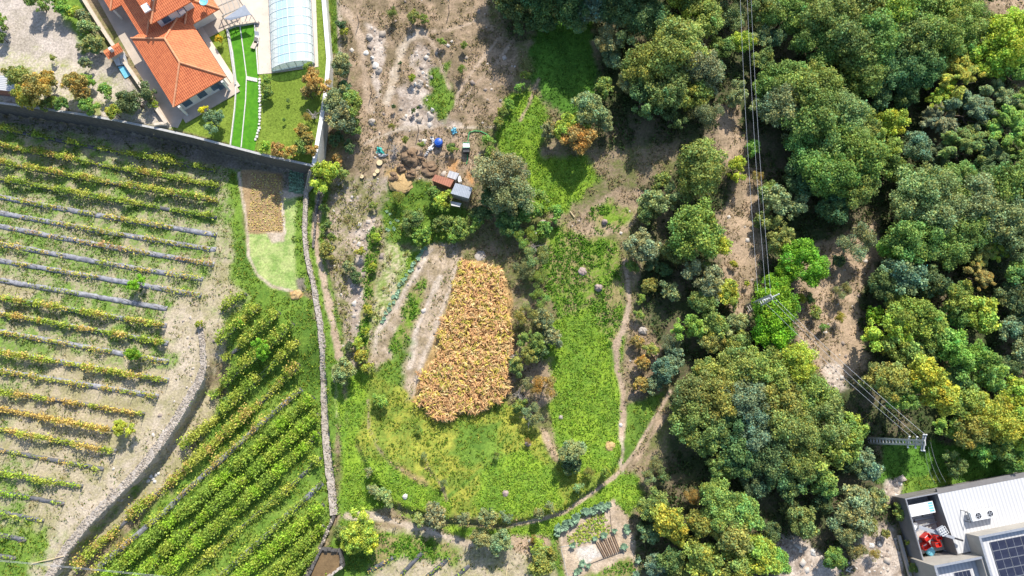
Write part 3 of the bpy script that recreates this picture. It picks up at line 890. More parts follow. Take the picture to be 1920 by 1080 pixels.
LAND = [  # things one can find, to say which tree is meant
 (1400, 585, 75, 'beside the pale ladder-like pole'),
 (1640, 828, 75, 'beside the tall crossarmed pole'),
 (1760, 930, 95, 'beside the white roofed building'),
 (845, 350, 60, 'beside the little tin roofed shed'),
 (960, 640, 95, 'along the edge of the dry maize'),
 (1120, 1010, 110, 'beside the vegetable garden'),
 (620, 1040, 85, 'beside the muddy water basin'),
 (540, 70, 95, 'beside the arched pool cover'),
 (380, 150, 95, 'beside the orange tiled house'),
 (100, 120, 160, 'in the gravel yard of the house'),
 (590, 250, 90, 'along the white garden wall'),
 (1170, 650, 75, 'along the bright meadow footpath'),
 (1180, 850, 90, 'at the fork of the footpaths'),
 (1060, 250, 130, 'around the shaded meadow'),
]
def place_words(px, py):
    best, bd = None, 9
    for x, y, r, w in LAND:
        d = math.hypot(px - x, py - y) / r
        if d < 1 and d < bd: best, bd = w, d
    if best: return best
    if px < 640: return 'in the vineyard' if py > 320 else 'on the house terrace'
    if px < 960 and py < 460: return 'in the dry scrub clearing'
    if px < 1180 and py > 640: return 'in the terraced meadow'
    if px < 1180: return 'between the shed and the meadow'
    if 1330 < px < 1480 and py < 560: return 'under the overhead cables'
    if py < 230: return 'in the wood above the slope' if px < 1480 else 'in the upper dense wood'
    if px < 1330: return 'in the thicket beside the dry slope'
    if px < 1640 and py > 640: return 'in the clump between the poles'
    if py > 900: return 'on the rocky bank below the wood'
    if px < 1640: return 'on the edge of the bare clearing'
    return 'in the middle dense wood' if py < 560 else 'in the lower dense wood'

TREES = []
trng = random.Random(7)
def plant(px, py, r, c, shape=None, hf=None, zs=1.0, kind=None, label=None):
    """a tree whose crown is seen centred at the pixel, r pixels in radius"""
    g = G(px, py)
    s0 = mpp(px, py, 2.0)
    R = r * s0
    h = hf if hf else max(0.9, min(12.5, R * 1.75 + 0.4))
    hc = max(h - R * 0.72 * zs, h * 0.45)
    for _ in range(3):
        q = P(px, py, g.z + hc)
        g = Vector((q.x, q.y, hz(q.x, q.y)))
    R = r * mpp(px, py, g.z + hc) * 1.04
    if shape is None:
        shape = 'big' if R > 3.4 else 'mid' if R > 1.7 else 'small'
    cm = trng.choice(CROWN[shape])
    col, cw = TC[c]
    jit = [k * trng.uniform(0.88, 1.13) for k in col]
    bush = R < 1.7
    nm = kind or ('shrub' if bush else 'tree')
    lab = label
    if not lab:
        size = 'tiny' if R < 0.7 else 'small' if R < 1.2 else 'low' if bush else 'slim' if R < 2.6 else 'rounded' if R < 4.4 else 'broad'
        tex = {'feather': 'feathery ', 'thin': 'thin-leaved ', 'figbig': 'large-leaved '}.get(shape, '')
        lab = f"{size} {cw} {tex}{'shrub' if bush else 'tree'} {place_words(px, py)}"
    root = empty(nm, g, lab, 'shrub' if bush else 'tree')
    root.rotation_euler.z = trng.uniform(0, 6.28)
    cr = link('crown', cm, root, (0, 0, hc))
    cr.scale = (R, R, R * zs)
    cr.color = (*jit, 1)
    if R > 0.75:
        tk = link('trunk', trng.choice(TRUNK), root, (0, 0, 0))
        tk.scale = (max(R, 0.8), max(R, 0.8), hc * 0.95)
    TREES.append(root)
    return root

# the wood: (x, y, radius in px, colour[, shape[, height m]])
WOOD = [
 # top, trees along the upper edge, their shade put into dark leaf colour (some reach beyond the frame and shade the meadow)
 (960, 2, 40, 'dk'), (1010, -6, 48, 'dk'), (1062, 4, 44, 'dk'), (1108, 12, 40, 'bl'), (1150, 8, 46, 'dk'), (1200, 20, 46, 'dk'), (1236, 46, 30, 'gr'),
 (960, -75, 50, 'gr', None, 8), (1030, -80, 66, 'dk', None, 12.5), (1120, -70, 62, 'gr', None, 12.5), (1200, -60, 55, 'dk', None, 12), (1290, -50, 55, 'gr'), (1380, -45, 50, 'dk'), 
 (1020, 40, 26, 'dk'), (985, 45, 22, 'dk'), (1085, 45, 22, 'bl'),
 (1168, 52, 34, 'gy'), (1142, 80, 30, 'gy'), (1150, 112, 22, 'bl'),
 (1205, 130, 46, 'ol'), (1262, 100, 60, 'ol'), (1310, 130, 46, 'gy'), (1250, 160, 52, 'gr'), (1300, 175, 38, 'ol'), (1205, 185, 36, 'dk'), (1180, 160, 28, 'gy'),
 (1320, 213, 34, 'gy', 'thin'), (1258, 220, 24, 'dk'), (1133, 165, 20, 'gr'),
 (1275, 12, 34, 'yl'), (1315, 32, 46, 'ol'), (1372, 32, 30, 'gy', 'thin'), (1388, 78, 26, 'yl'), (1352, 90, 26, 'gr'), (1427, 17, 34, 'gr'), (1428, 75, 24, 'gy'), (1342, 130, 20, 'bl'),
 (1384, 178, 22, 'gy'), (1430, 118, 26, 'gr'), (1432, 165, 26, 'gr'), (1428, 205, 24, 'gy'),
 (1310, 318, 54, 'fg'), (1378, 317, 22, 'yl'), (1082, 262, 32, 'or', 'mid'), (1062, 245, 26, 'yl', 'mid'), (1085, 232, 22, 'yl', 'mid'), (1102, 205, 34, 'gy'), (1068, 235, 22, 'yl'), (1030, 245, 20, 'gy'), (1128, 222, 22, 'gy'), (1412, 278, 16, 'fg'),
 # left of the meadow: the big grey tree by the shed and shrubs below it, the dark ones standing for its own shade
 (935, 325, 48, 'gy'), (958, 372, 44, 'gy'), (925, 380, 34, 'dk'), (985, 395, 24, 'gr'), (955, 415, 30, 'dk'), (905, 405, 22, 'dk'),
 (985, 445, 24, 'ol', 'thin'), (1005, 480, 26, 'gy', 'thin'), (985, 505, 22, 'gy', 'thin'), (1020, 430, 18, 'fg'), (1040, 400, 16, 'fg'), (1010, 520, 20, 'ol', 'thin'),
 (1012, 560, 20, 'ol', 'thin'), (985, 590, 24, 'ol', 'thin'), (1020, 600, 22, 'gy'), (1000, 640, 24, 'gr'), (1036, 632, 20, 'gy'), (985, 668, 22, 'ol'), (968, 690, 16, 'gr'), (1010, 660, 18, 'dk'),
 (990, 720, 16, 'gy', 'thin'), (1020, 725, 26, 'or', 'thin'), (1000, 775, 22, 'gy', 'thin'), (975, 760, 14, 'gr'),
 (1000, 395, 18, 'fg'), (1015, 370, 14, 'fg'), (975, 430, 16, 'dk'), (890, 415, 18, 'fg'), (860, 425, 20, 'gr'), (830, 418, 18, 'gr'),
 # upper right canopy
 (1470, 28, 42, 'gr'), (1512, 8, 40, 'gr'), (1455, 75, 24, 'bl'), (1545, 40, 52, 'ol'), (1600, 20, 56, 'gr'), (1660, 20, 56, 'fg'), (1715, 15, 50, 'gr'), (1770, 20, 52, 'fg'), (1820, 45, 44, 'fg'),
 (1530, 90, 44, 'gr'), (1585, 85, 54, 'gr'), (1640, 80, 56, 'gr'), (1695, 75, 54, 'gr'), (1748, 75, 52, 'gr'), (1795, 80, 40, 'fg'), (1620, 140, 48, 'gr'), (1670, 135, 48, 'dk'), (1720, 130, 44, 'dk'), (1640, 185, 32, 'dk'), (1700, 180, 30, 'dk'),
 (1470, 150, 44, 'gr'), (1515, 165, 54, 'ol'), (1465, 205, 46, 'gy'), (1520, 220, 56, 'gr'), (1575, 215, 48, 'gy'), (1610, 240, 42, 'ol'), (1560, 265, 54, 'gr'), (1510, 285, 46, 'gr'), (1600, 295, 56, 'fg'), (1545, 330, 56, 'gr'), (1600, 345, 46, 'gr'), (1560, 385, 36, 'dk'), (1502, 340, 36, 'dk'),
 (1673, 230, 32, 'yl'), (1716, 275, 30, 'bl'), (1660, 275, 30, 'ol'), (1680, 320, 30, 'gr'),
 (1803, 150, 46, 'yl', 'feather'), (1760, 175, 34, 'yl', 'feather'), (1885, 75, 56, 'yl'), (1850, 115, 40, 'yl'), (1900, 130, 40, 'fg'), (1940, 60, 40, 'fg'), (1850, -30, 40, 'gr'),
 (1815, 212, 44, 'bl', 'feather'), (1765, 225, 34, 'bl', 'feather'), (1870, 190, 38, 'gy', 'feather'), (1915, 190, 34, 'gr', 'feather'), (1805, 280, 46, 'gr', 'feather'), (1885, 240, 44, 'fg', 'feather'), (1870, 290, 34, 'dk', 'feather'), (1760, 285, 30, 'dk', 'feather'), (1925, 280, 40, 'gr', 'feather'), (1840, 330, 30, 'dk'),
 (1730, 355, 54, 'gy'), (1785, 350, 50, 'gr'), (1700, 395, 44, 'gy'), (1755, 400, 52, 'gy'), (1820, 375, 50, 'gy'), (1880, 355, 52, 'gr'), (1925, 340, 46, 'gr'), (1870, 410, 54, 'gy'), (1925, 420, 46, 'gr'), (1810, 430, 46, 'gr'), (1720, 450, 52, 'gr'), (1770, 460, 46, 'gr'), (1690, 470, 34, 'fg'), (1835, 470, 30, 'ol', 'feather'), (1862, 462, 30, 'yl', 'feather'), (1900, 470, 34, 'dk'),
 (1655, 530, 34, 'dk'), (1695, 520, 42, 'bl'), (1735, 530, 36, 'dk'), (1675, 555, 28, 'gr'), (1830, 522, 28, 'or', 'feather'), (1785, 560, 36, 'fg'), (1838, 590, 38, 'yl'), (1800, 600, 28, 'gr'), (1905, 520, 36, 'gr'), (1930, 570, 36, 'dk'), (1890, 560, 30, 'dk'), (1900, 620, 32, 'bl'), (1925, 660, 34, 'gy'), (1890, 690, 26, 'dk'),
 (1660, 620, 40, 'yl'), (1712, 595, 48, 'fg'), (1752, 625, 40, 'fg'), (1690, 650, 38, 'fg'), (1735, 665, 30, 'gr'), (1800, 660, 46, 'fg'), (1835, 690, 42, 'fg'), (1790, 710, 30, 'gr'), (1640, 590, 20, 'lm'),
 (1635, 705, 34, 'ol'), (1675, 715, 40, 'ol', None, 9.5), (1735, 700, 42, 'yl', None, 10.5), (1760, 740, 36, 'yl', None, 10.5), (1700, 745, 30, 'gr', None, 8.5), (1815, 755, 38, 'ol'), (1860, 780, 48, 'yl'), (1820, 805, 40, 'ol'), (1900, 745, 40, 'yl'), (1915, 800, 40, 'yl'), (1780, 800, 26, 'ol'), (1875, 835, 30, 'gr'), (1840, 850, 24, 'fg'), (1905, 865, 26, 'gr'), (1790, 868, 22, 'gr'),
 # middle
 (1467, 385, 36, 'gy'), (1460, 440, 31, 'ol'), (1508, 496, 44, 'lm', 'big'), (1460, 524, 30, 'lm', 'big'), (1452, 575, 46, 'lm', 'big'), (1447, 618, 44, 'lm', 'big'), (1603, 455, 38, 'gy', 'thin'), (1578, 545, 18, 'gy', 'thin'), (1530, 585, 12, 'ol'), (1500, 560, 13, 'yl', 'thin'), (1572, 490, 14, 'dk'), (1520, 560, 10, 'gr'), (1545, 615, 9, 'gr'), (1575, 595, 12, 'yl', 'thin'),
 (1440, 360, 20, 'gr'), (1428, 410, 16, 'gr'),
 (1300, 440, 58, 'fg'), (1340, 465, 34, 'yl'), (1270, 470, 30, 'gr'), (1205, 462, 34, 'gy'), (1238, 380, 32, 'gy'), (1215, 400, 24, 'gr'), (1240, 340, 18, 'gr'), (1322, 520, 36, 'gy'), (1255, 545, 20, 'gy'), (1218, 535, 15, 'ol'), (1362, 553, 28, 'yl'), (1318, 572, 30, 'gr'), (1290, 612, 28, 'fg'), (1340, 612, 30, 'ol'), (1375, 610, 26, 'gy'), (1330, 640, 26, 'ol'), (1382, 645, 30, 'ol'), (1258, 640, 20, 'gy', 'thin'), (1245, 690, 26, 'bl'), (1265, 668, 20, 'bl'), (1225, 720, 18, 'bl'), (1205, 680, 16, 'or'), (1195, 640, 12, 'or'), (1205, 720, 16, 'or'), (1220, 655, 14, 'ol'), (1198, 590, 10, 'fg'), (1200, 560, 10, 'fg'), (1222, 490, 16, 'dk'), (1245, 505, 14, 'dk'), (1186, 500, 12, 'gr'),
 (1376, 495, 7, 'yl'), (1400, 532, 6, 'yl'), (1372, 570, 12, 'gy'), (1420, 330, 12, 'or', 'thin'),
 # the clump between the poles
 (1330, 700, 34, 'ol'), (1380, 690, 44, 'ol'), (1435, 690, 48, 'ol'), (1490, 685, 44, 'yl'), (1300, 745, 46, 'gr'), (1345, 750, 50, 'ol'), (1400, 745, 48, 'bl'), (1455, 745, 50, 'ol'), (1510, 740, 46, 'ol'), (1310, 800, 50, 'gr'), (1360, 800, 44, 'dk'), (1420, 800, 46, 'bl'), (1480, 800, 52, 'ol'), (1540, 790, 52, 'ol'), (1585, 805, 40, 'ol'), (1385, 850, 42, 'dk'), (1440, 860, 46, 'dk'), (1500, 860, 46, 'gr'), (1555, 850, 44, 'ol'), (1345, 860, 32, 'gr'), (1365, 885, 22, 'ol'), (1470, 905, 36, 'dk'), (1530, 900, 34, 'gr'), (1415, 905, 30, 'dk'), (1590, 870, 30, 'dk'),
 (1622, 872, 32, 'bl'), (1600, 950, 42, 'gy'), (1580, 985, 34, 'gy', 'thin'), (1640, 935, 26, 'gy'), (1505, 978, 32, 'gr'), (1480, 950, 20, 'dk'), (1540, 940, 22, 'dk'), (1625, 985, 24, 'ol', 'thin'), (1600, 1020, 26, 'gy', 'thin'), (1560, 1045, 24, 'gr'), (1455, 1050, 26, 'fg'), (1660, 1000, 10, 'ol'), (1640, 1040, 12, 'or', 'thin'), (1685, 960, 14, 'ol'), (1705, 1010, 10, 'yl'), (1715, 1065, 10, 'gr'), (1440, 1000, 24, 'dk'),
 # lower middle
 (1076, 848, 29, 'gy'), (1072, 872, 18, 'dk'), (1105, 885, 12, 'ol', 'thin'), (1135, 885, 11, 'fg'), (1250, 968, 40, 'yl'), (1215, 955, 26, 'gr'), (1235, 935, 20, 'gr'), (1270, 1000, 22, 'yl'), (1350, 945, 46, 'ol'), (1390, 960, 38, 'ol'), (1320, 985, 36, 'ol'), (1370, 1010, 44, 'ol'), (1420, 1040, 40, 'yl'), (1320, 1050, 40, 'ol'), (1380, 1065, 40, 'ol'), (1250, 1045, 30, 'dk'), (1215, 1000, 20, 'bl'), (1225, 1060, 24, 'bl'), (1275, 1065, 22, 'gr'), (1300, 930, 18, 'or', 'thin'), (1230, 870, 16, 'gy', 'thin'), (1215, 895, 15, 'gy', 'thin'), (1245, 890, 14, 'dk'),
 (1012, 1052, 34, 'ol'), (1005, 1020, 14, 'yl'), (1000, 1012, 10, 'or', 'thin'), (905, 1012, 24, 'gy'), (938, 1018, 24, 'gy'), (815, 966, 22, 'gy'), (785, 975, 12, 'gy'), (720, 934, 18, 'gy'), (700, 918, 11, 'gy'), (870, 972, 14, 'gy'), (915, 970, 22, 'gy'), (950, 968, 12, 'bl'), (1010, 962, 12, 'gy'), (1030, 950, 10, 'gy'), (1085, 915, 10, 'gy'),
 (785, 805, 8, 'ol', 'thin'), (795, 855, 8, 'gy', 'thin'), (832, 905, 9, 'gy', 'thin'), (712, 750, 14, 'fg'), (690, 885, 9, 'gy'), (990, 828, 8, 'or', 'thin'), (930, 855, 8, 'ol', 'thin'),
 # left of the maize
 (645, 697, 24, 'gy'), (678, 668, 16, 'yl'), (672, 645, 12, 'yl'), (688, 690, 12, 'yl'), (655, 650, 9, 'dk'), (668, 520, 12, 'dk'), (655, 500, 12, 'gy'), (612, 470, 16, 'ol'), (622, 445, 10, 'gr'), (775, 410, 22, 'gr'), (790, 440, 18, 'fg'), (760, 430, 14, 'ol'), (832, 378, 20, 'yl'), (812, 366, 15, 'gr'), (850, 442, 14, 'fg'), (745, 370, 14, 'ol', 'thin'), (700, 385, 8, 'ol'), (608, 390, 9, 'gr'), (612, 420, 10, 'gr'), (675, 470, 10, 'yl'), (705, 445, 9, 'yl'), (700, 500, 9, 'yl'), (690, 580, 9, 'yl'), (684, 620, 9, 'yl'),
 # along the garden wall
 (645, 122, 25, 'gy'), (628, 190, 30, 'gy'), (655, 195, 28, 'ol'), (640, 225, 32, 'gy'), (660, 235, 18, 'gr'), (648, 165, 14, 'dk'), (605, 330, 28, 'yl'), (632, 300, 12, 'or'), (640, 325, 12, 'ol'), (655, 275, 12, 'dk'), (630, 260, 14, 'dk'),
 (582, 140, 16, 'or'), (595, 160, 22, 'or'), (580, 175, 15, 'or'), (578, 125, 9, 'fg'), (566, 245, 15, 'or'), (578, 260, 15, 'or'), (566, 275, 14, 'fg'), (582, 280, 13, 'or'), (545, 285, 14, 'or'), (520, 280, 14, 'or'), (495, 275, 12, 'yl'),
 (502, 148, 10, 'fg'), (500, 168, 12, 'fg'), (497, 185, 7, 'gr'), (575, 220, 10, 'or', 'thin'), (533, 225, 4, 'gr'), (540, 188, 4, 'gr'),
 # scrub clearing
 (640, 45, 10, 'dk'), (645, 58, 8, 'yl'), (773, 146, 8, 'yl'), (775, 30, 12, 'ol'), (735, 25, 12, 'ol', 'thin'), (795, 35, 9, 'ol'), (775, 208, 5, 'dk'), (738, 200, 5, 'dk'), (828, 78, 8, 'ol'), (870, 85, 8, 'ol'), (866, 130, 10, 'ol', 'thin'), (784, 202, 4, 'dk'), (750, 118, 4, 'dk'), (735, 238, 8, 'ol', 'thin'), (760, 262, 8, 'ol'), (790, 270, 7, 'ol'), (850, 282, 8, 'fg'), (845, 275, 8, 'gr'),
 (942, 210, 12, 'fg'), (955, 195, 10, 'fg'), (935, 230, 11, 'fg'), (915, 265, 12, 'fg'), (920, 285, 12, 'fg'), (985, 140, 9, 'fg'), (975, 165, 10, 'fg'),
 # house yard
 (258, 192, 32, 'dk', 'mid', 3.2), (197, 172, 15, 'fg'), (40, 150, 28, 'ol'), (70, 165, 30, 'or'), (50, 180, 26, 'yl'), (90, 150, 20, 'or'), (140, 158, 24, 'or'), (155, 175, 18, 'or'), (165, 198, 17, 'fg'), (115, 195, 16, 'gr'), (213, 210, 16, 'yl'), (165, 150, 12, 'fg'), (160, 118, 13, 'gy'), (148, 88, 7, 'gy'), (172, 80, 18, 'gy'), (165, 55, 18, 'gy'), (155, 35, 16, 'gy'), (180, 92, 12, 'gy'), (115, 12, 18, 'fg'), (140, 22, 14, 'yl'), (0, 40, 16, 'fg'), (2, 70, 12, 'gr'), (100, 108, 7, 'ol'), (98, 190, 10, 'ol'), (85, 195, 12, 'gr'), (70, 5, 22, 'gr', None, 3.5),
 (398, 228, 20, 'bl', 'mid'), (382, 207, 9, 'ye'), (411, 74, 9, 'ye'), (290, 195, 7, 'yl'),
 # round bushes in the vineyard
 (258, 533, 15, 'lm', 'mid'), (250, 662, 16, 'lm', 'mid'), (493, 653, 18, 'lm', 'mid'), (232, 805, 18, 'yl', 'mid'), (373, 607, 7, 'yl'), (447, 605, 10, 'lm'), (430, 750, 10, 'gr'),
 (675, 990, 30, 'yl'), (690, 1010, 28, 'yl'), (660, 1015, 24, 'yl'), (640, 1000, 14, 'gr'),
]
for t in WOOD:
    plant(*t)

# the same label only where nothing but the place tells them apart: those form a group
def settle_labels(roots):
    by = {}
    for r in roots: by.setdefault(r['label'], []).append(r)
    for lab, rs in by.items():
        if len(rs) > 1:
            for r in rs: r['group'] = lab.split(' ', 1)[1] + ' group'
def tell_apart(roots):
    """look-alikes are told apart by the differently coloured neighbour they touch, then by size"""
    def dups():
        by = {}
        for r in roots: by.setdefault(r['label'], []).append(r)
        return [v for v in by.values() if len(v) > 1]
    names = [w for _, w in TC.values()]
    hue = {r.name: next((w for w in names if w in r['label']), '') for r in roots}
    big = [r for r in roots if r['category'] == 'tree']
    for rs in dups():
        for r in rs:
            near = sorted((q for q in big if q is not r and hue[q.name] != hue[r.name]), key=lambda q: (q.location - r.location).length)
            if near and (near[0].location - r.location).length < 9 and len(r['label'].split()) < 11:
                r['label'] = r['label'] + ', touching a ' + hue[near[0].name] + ' one'
    for rs in dups():
        if len(rs) == 2:
            a, b = sorted(rs, key=lambda r: r.children[0].scale.x)
            if b.children[0].scale.x > a.children[0].scale.x * 1.12:
                a['label'], b['label'] = 'smaller ' + a['label'], 'larger ' + b['label']
tell_apart(TREES)
settle_labels(TREES)

# ---------------------------------------------------------------- vine rows
ORD = ['first', 'second', 'third', 'fourth', 'fifth', 'sixth', 'seventh', 'eighth', 'ninth', 'tenth', 'eleventh', 'twelfth', 'thirteenth', 'fourteenth', 'fifteenth', 'sixteenth', 'seventeenth', 'eighteenth', 'nineteenth', 'twentieth', 'twenty-first', 'twenty-second', 'twenty-third', 'twenty-fourth']
post_me = None
def vine_row(px_pts, label, group, dens, cols, mulch, hgt_m, wide, seed, posts=True, mstart=0.0, mend=1.0, patchy=0.35):
    """a trained row: sheet-covered ridge, posts, wires, leaves"""
    global post_me
    rng = np.random.default_rng(seed)
    g = [G(*p) for p in px_pts]
    pts = resample(g, 0.6)
    for p in pts: p.z = hz(p.x, p.y)
    root = empty('vine_row', pts[0], label, 'vine row', group)
    o = root.location
    # ridge under mulch sheet
    n = len(pts)
    ws = 1.0 if mulch == 'mulch' else 0.75
    prof = [(-0.42 * ws, -0.03), (-0.34 * ws, 0.12), (-0.15 * ws, 0.24), (0.12 * ws, 0.25), (0.33 * ws, 0.13), (0.42 * ws, -0.03)]
    V = []
    i0, i1 = int(mstart * (n - 1)), int(mend * (n - 1))
    sel = list(range(i0, i1 + 1))
    for k in sel:
        d = (pts[min(k + 1, n - 1)] - pts[max(k - 1, 0)])
        s = Vector((-d.y, d.x, 0)).normalized()
        e = min(1.0, 0.45 + 0.4 * min(k - i0, i1 - k))
        for a, b in prof:
            jx = rng.normal() * 0.035
            V.append(tuple(pts[k] - o + s * (a * (0.85 + 0.15 * e) + jx) + Vector((0, 0, b * e + rng.normal() * 0.022 * (b > 0)))))
    m = len(prof)
    F = [[k * m + q, k * m + q + 1, (k + 1) * m + q + 1, (k + 1) * m + q] for k in range(len(sel) - 1) for q in range(m - 1)]
    if F:
        link('mulch_sheet', np_mesh('mulch_sheet', np.array(V), np.array(F)[:, ::-1], M[mulch], smooth=True), root)
    # posts and wires
    if posts:
        if post_me is None:
            mb = MB().tube([(0, 0, -0.1), (0, 0, 1.0), (0, 0, 1.75)], [0.045, 0.04, 0.038], 6)
            post_me = bpy.data.meshes.new('post')
            post_me.from_pydata([tuple(v) for v in mb.v], [], mb.f)
            post_me.materials.append(M['post'])
        step = 8
        ks = list(range(0, n, step))
        if ks[-1] != n - 1: ks.append(n - 1)
        for k in ks:
            p = link('post', post_me, root, tuple(pts[k] - o))
            p.rotation_euler = (rng.normal() * 0.04, rng.normal() * 0.04, 0)
        mb = MB()
        mb.tube([pts[k] + Vector((0, 0, 1.15)) for k in ks], 0.008, 3)
        mb.build('wire', 'steel', root)
    # leaves
    L = sum((b - a).length for a, b in zip(pts, pts[1:]))
    nl = int(L * dens * (1.9 if dens > 60 else 1.35))
    if nl > 0:
        t = rng.uniform(0, 1, nl)
        P0 = np.array([list(p - o) for p in pts])
        f = t * (n - 1)
        i = np.clip(f.astype(int), 0, n - 2)
        fr = (f - i)[:, None]
        base = P0[i] * (1 - fr) + P0[i + 1] * fr
        D = P0[i + 1] - P0[i]
        S = np.stack([-D[:, 1], D[:, 0], np.zeros(nl)], -1)
        S /= np.linalg.norm(S, axis=1, keepdims=True)
        wx, wy = base[:, 0] + o.x, base[:, 1] + o.y
        q = fbm(wx, wy, 2.6, seed % 50 + 400, 2)
        keep = q > rng.uniform(patchy - 0.16, patchy + 0.16, nl)
        base, S, q, wx, wy = base[keep], S[keep], q[keep], wx[keep], wy[keep]
        nl = len(base)
        grow = 0.55 + 0.9 * sstep(patchy, patchy + 0.35, q)
        zz = hgt_m * grow * rng.uniform(0.25, 1.0, nl) ** 0.7
        lat = rng.normal(size=nl) * wide * (0.45 + 0.55 * zz / hgt_m)
        C = base + S * lat[:, None]
        C[:, 2] += zz
        N = rng.normal(size=(nl, 3)) * 0.6 + S * (np.sign(lat) * 0.5)[:, None] + np.array([0, 0, 0.6])
        V, F = leaves(C, N, rng.uniform(0.16, 0.32, nl), rng, 0.85)
        cc = np.array(cols)
        pick = np.clip((fbm(wx, wy, 1.5, seed % 40 + 500, 2) - 0.25) * 2 * len(cc) + rng.normal(size=nl) * 0.55, 0, len(cc) - 1e-3).astype(int)
        tt = cc[pick] * (1 + 0.25 * rng.normal(size=(nl, 1)).clip(-2, 2))
        link('foliage', np_mesh('foliage', V, F, M['leaf'], np.repeat(np.clip(tt, 0.01, 1), 4, 0)), root)
    return root

YG = (0.40, 0.48, 0.065); GRN = (0.28, 0.41, 0.055); ORA = (0.66, 0.48, 0.14); YEL = (0.52, 0.54, 0.09); RUS = (0.60, 0.36, 0.17); LIM = (0.35, 0.55, 0.045)
UP = [  # left end, right end, density, colours, mulch visible strength, patchiness
 ((-45, 232), (407, 321), 70, [GRN, YG, YEL], 0.42), ((-45, 264), (413, 351), 85, [YG, GRN, YEL, ORA, YG], 0.32), ((-45, 297), (410, 378), 85, [YG, YEL, ORA, GRN], 0.32), ((-45, 328), (407, 408), 80, [GRN, YG, YEL], 0.34),
 ((-45, 361), (407, 441), 48, [YG, ORA, YEL], 0.44), ((-45, 391), (405, 469), 40, [YEL, ORA, YG], 0.50), ((-45, 416), (402, 496), 40, [ORA, YEL, RUS], 0.50), ((-45, 449), (381, 524), 36, [ORA, YEL, YG], 0.52),
 ((-45, 481), (378, 554), 28, [YEL, ORA, YG], 0.56), ((-45, 518), (314, 579), 18, [YG, YEL], 0.60), ((-45, 551), (313, 611), 85, [YG, YEL, ORA, GRN], 0.32), ((-45, 580), (316, 644), 95, [YG, GRN, YEL, ORA], 0.28),
 ((-45, 614), (317, 679), 42, [YEL, ORA, YG], 0.46), ((-45, 652), (317, 714), 90, [YG, ORA, YEL, YG], 0.28), ((-45, 688), (298, 744), 55, [YEL, ORA, YG], 0.42), ((-45, 726), (272, 776), 62, [ORA, YEL, YG], 0.40),
 ((-45, 757), (214, 806), 85, [ORA, YEL, ORA], 0.30), ((-45, 794), (219, 846), 62, [ORA, YEL, YG], 0.40), ((-45, 836), (195, 880), 30, [YG, YEL, ORA], 0.50), ((-45, 876), (156, 912), 62, [LIM, YG, YEL], 0.38),
 ((-45, 914), (121, 945), 38, [LIM, YG], 0.48), ((-45, 950), (83, 977), 28, [LIM, YG, YEL], 0.50), ((-45, 992), (50, 1013), 26, [YG, GRN], 0.50), ((-45, 1034), (30, 1047), 20, [YG, GRN], 0.52),
]
for k, (a, b, dn, cols, pat) in enumerate(UP):
    look = 'leafy yellowing' if dn > 65 else 'patchy orange' if dn > 35 else 'sparse grey-sheeted'
    mid = ((a[0] + b[0]) / 2, (a[1] + b[1]) / 2 + (2 if k < 8 else 0))
    vine_row([a, mid, b], f'{look} vine row, {ORD[k]} row below the tall garden wall', 'upper vineyard rows', dn, cols, 'mulch' if 3 < k < 15 else 'mulch_new', 1.3 if dn > 60 else 1.0, 0.24, 900 + k, patchy=pat)
LOW = [
 ([(416, 582), (463, 551)], 70, [YG, GRN], 0.30), ([(412, 642), (445, 612), (490, 573)], 90, [YG, GRN, YEL], 0.28), ([(423, 674), (470, 634), (526, 586)], 95, [YG, YEL, GRN], 0.26), ([(401, 744), (448, 694), (500, 655), (552, 607)], 85, [YG, YEL, GRN], 0.30),
 ([(347, 836), (410, 783), (480, 714), (562, 640)], 95, [YEL, YG, GRN], 0.26), ([(150, 1060), (250, 965), (325, 902), (392, 845), (460, 782), (562, 682)], 95, [YEL, YG, ORA, YG], 0.26),
 ([(180, 1068), (308, 960), (352, 918), (415, 862), (500, 785), (566, 729)], 45, [ORA, YEL, YG], 0.46), ([(200, 1090), (302, 996), (380, 935), (449, 872), (541, 787), (590, 745)], 115, [LIM, YG, GRN], 0.20),
 ([(260, 1085), (324, 1022), (408, 948), (491, 873), (575, 797), (598, 776)], 115, [YG, LIM, GRN], 0.20), ([(300, 1085), (374, 1020), (458, 945), (575, 836), (600, 812)], 120, [LIM, YG, GRN], 0.18), ([(340, 1092), (408, 1030), (480, 966), (544, 914), (602, 858)], 70, [YG, GRN, YEL], 0.36),
 ([(400, 1092), (477, 1024), (541, 965), (605, 905)], 55, [YG, GRN], 0.42), ([(440, 1090), (500, 1040), (560, 990), (608, 945)], 120, [LIM, YG, LIM], 0.18), ([(490, 1092), (540, 1050), (608, 985)], 110, [LIM, YG, GRN], 0.22), ([(530, 1095), (590, 1040), (600, 1030)], 80, [GRN, YG], 0.30),
]
for k, (pts, dn, cols, pat) in enumerate(LOW):
    look = 'thin gappy' if dn < 60 else 'yellow tinged' if YEL in cols and dn < 100 else 'lush green'
    vine_row(pts, f'{look} slanting vine row, {ORD[k]} row down from the little plot', 'lower terrace vine rows', dn * 1.25, cols, 'mulch' if dn < 60 else 'mulch_new', 1.5, 0.40, 950 + k, patchy=pat)
SHORT = [[(690, 1072), (742, 1043)], [(752, 1078), (792, 1036)], [(785, 1095), (843, 1046)], [(845, 1092), (880, 1060)]]
for k, pts in enumerate(SHORT):
    vine_row(pts, f'short bare vine row under the pale footpath, {ORD[k]} from the water basin', 'short vine rows by the basin', 16, [GRN, ORA], 'mulch_new', 0.8, 0.2, 980 + k, posts=False, patchy=0.5)

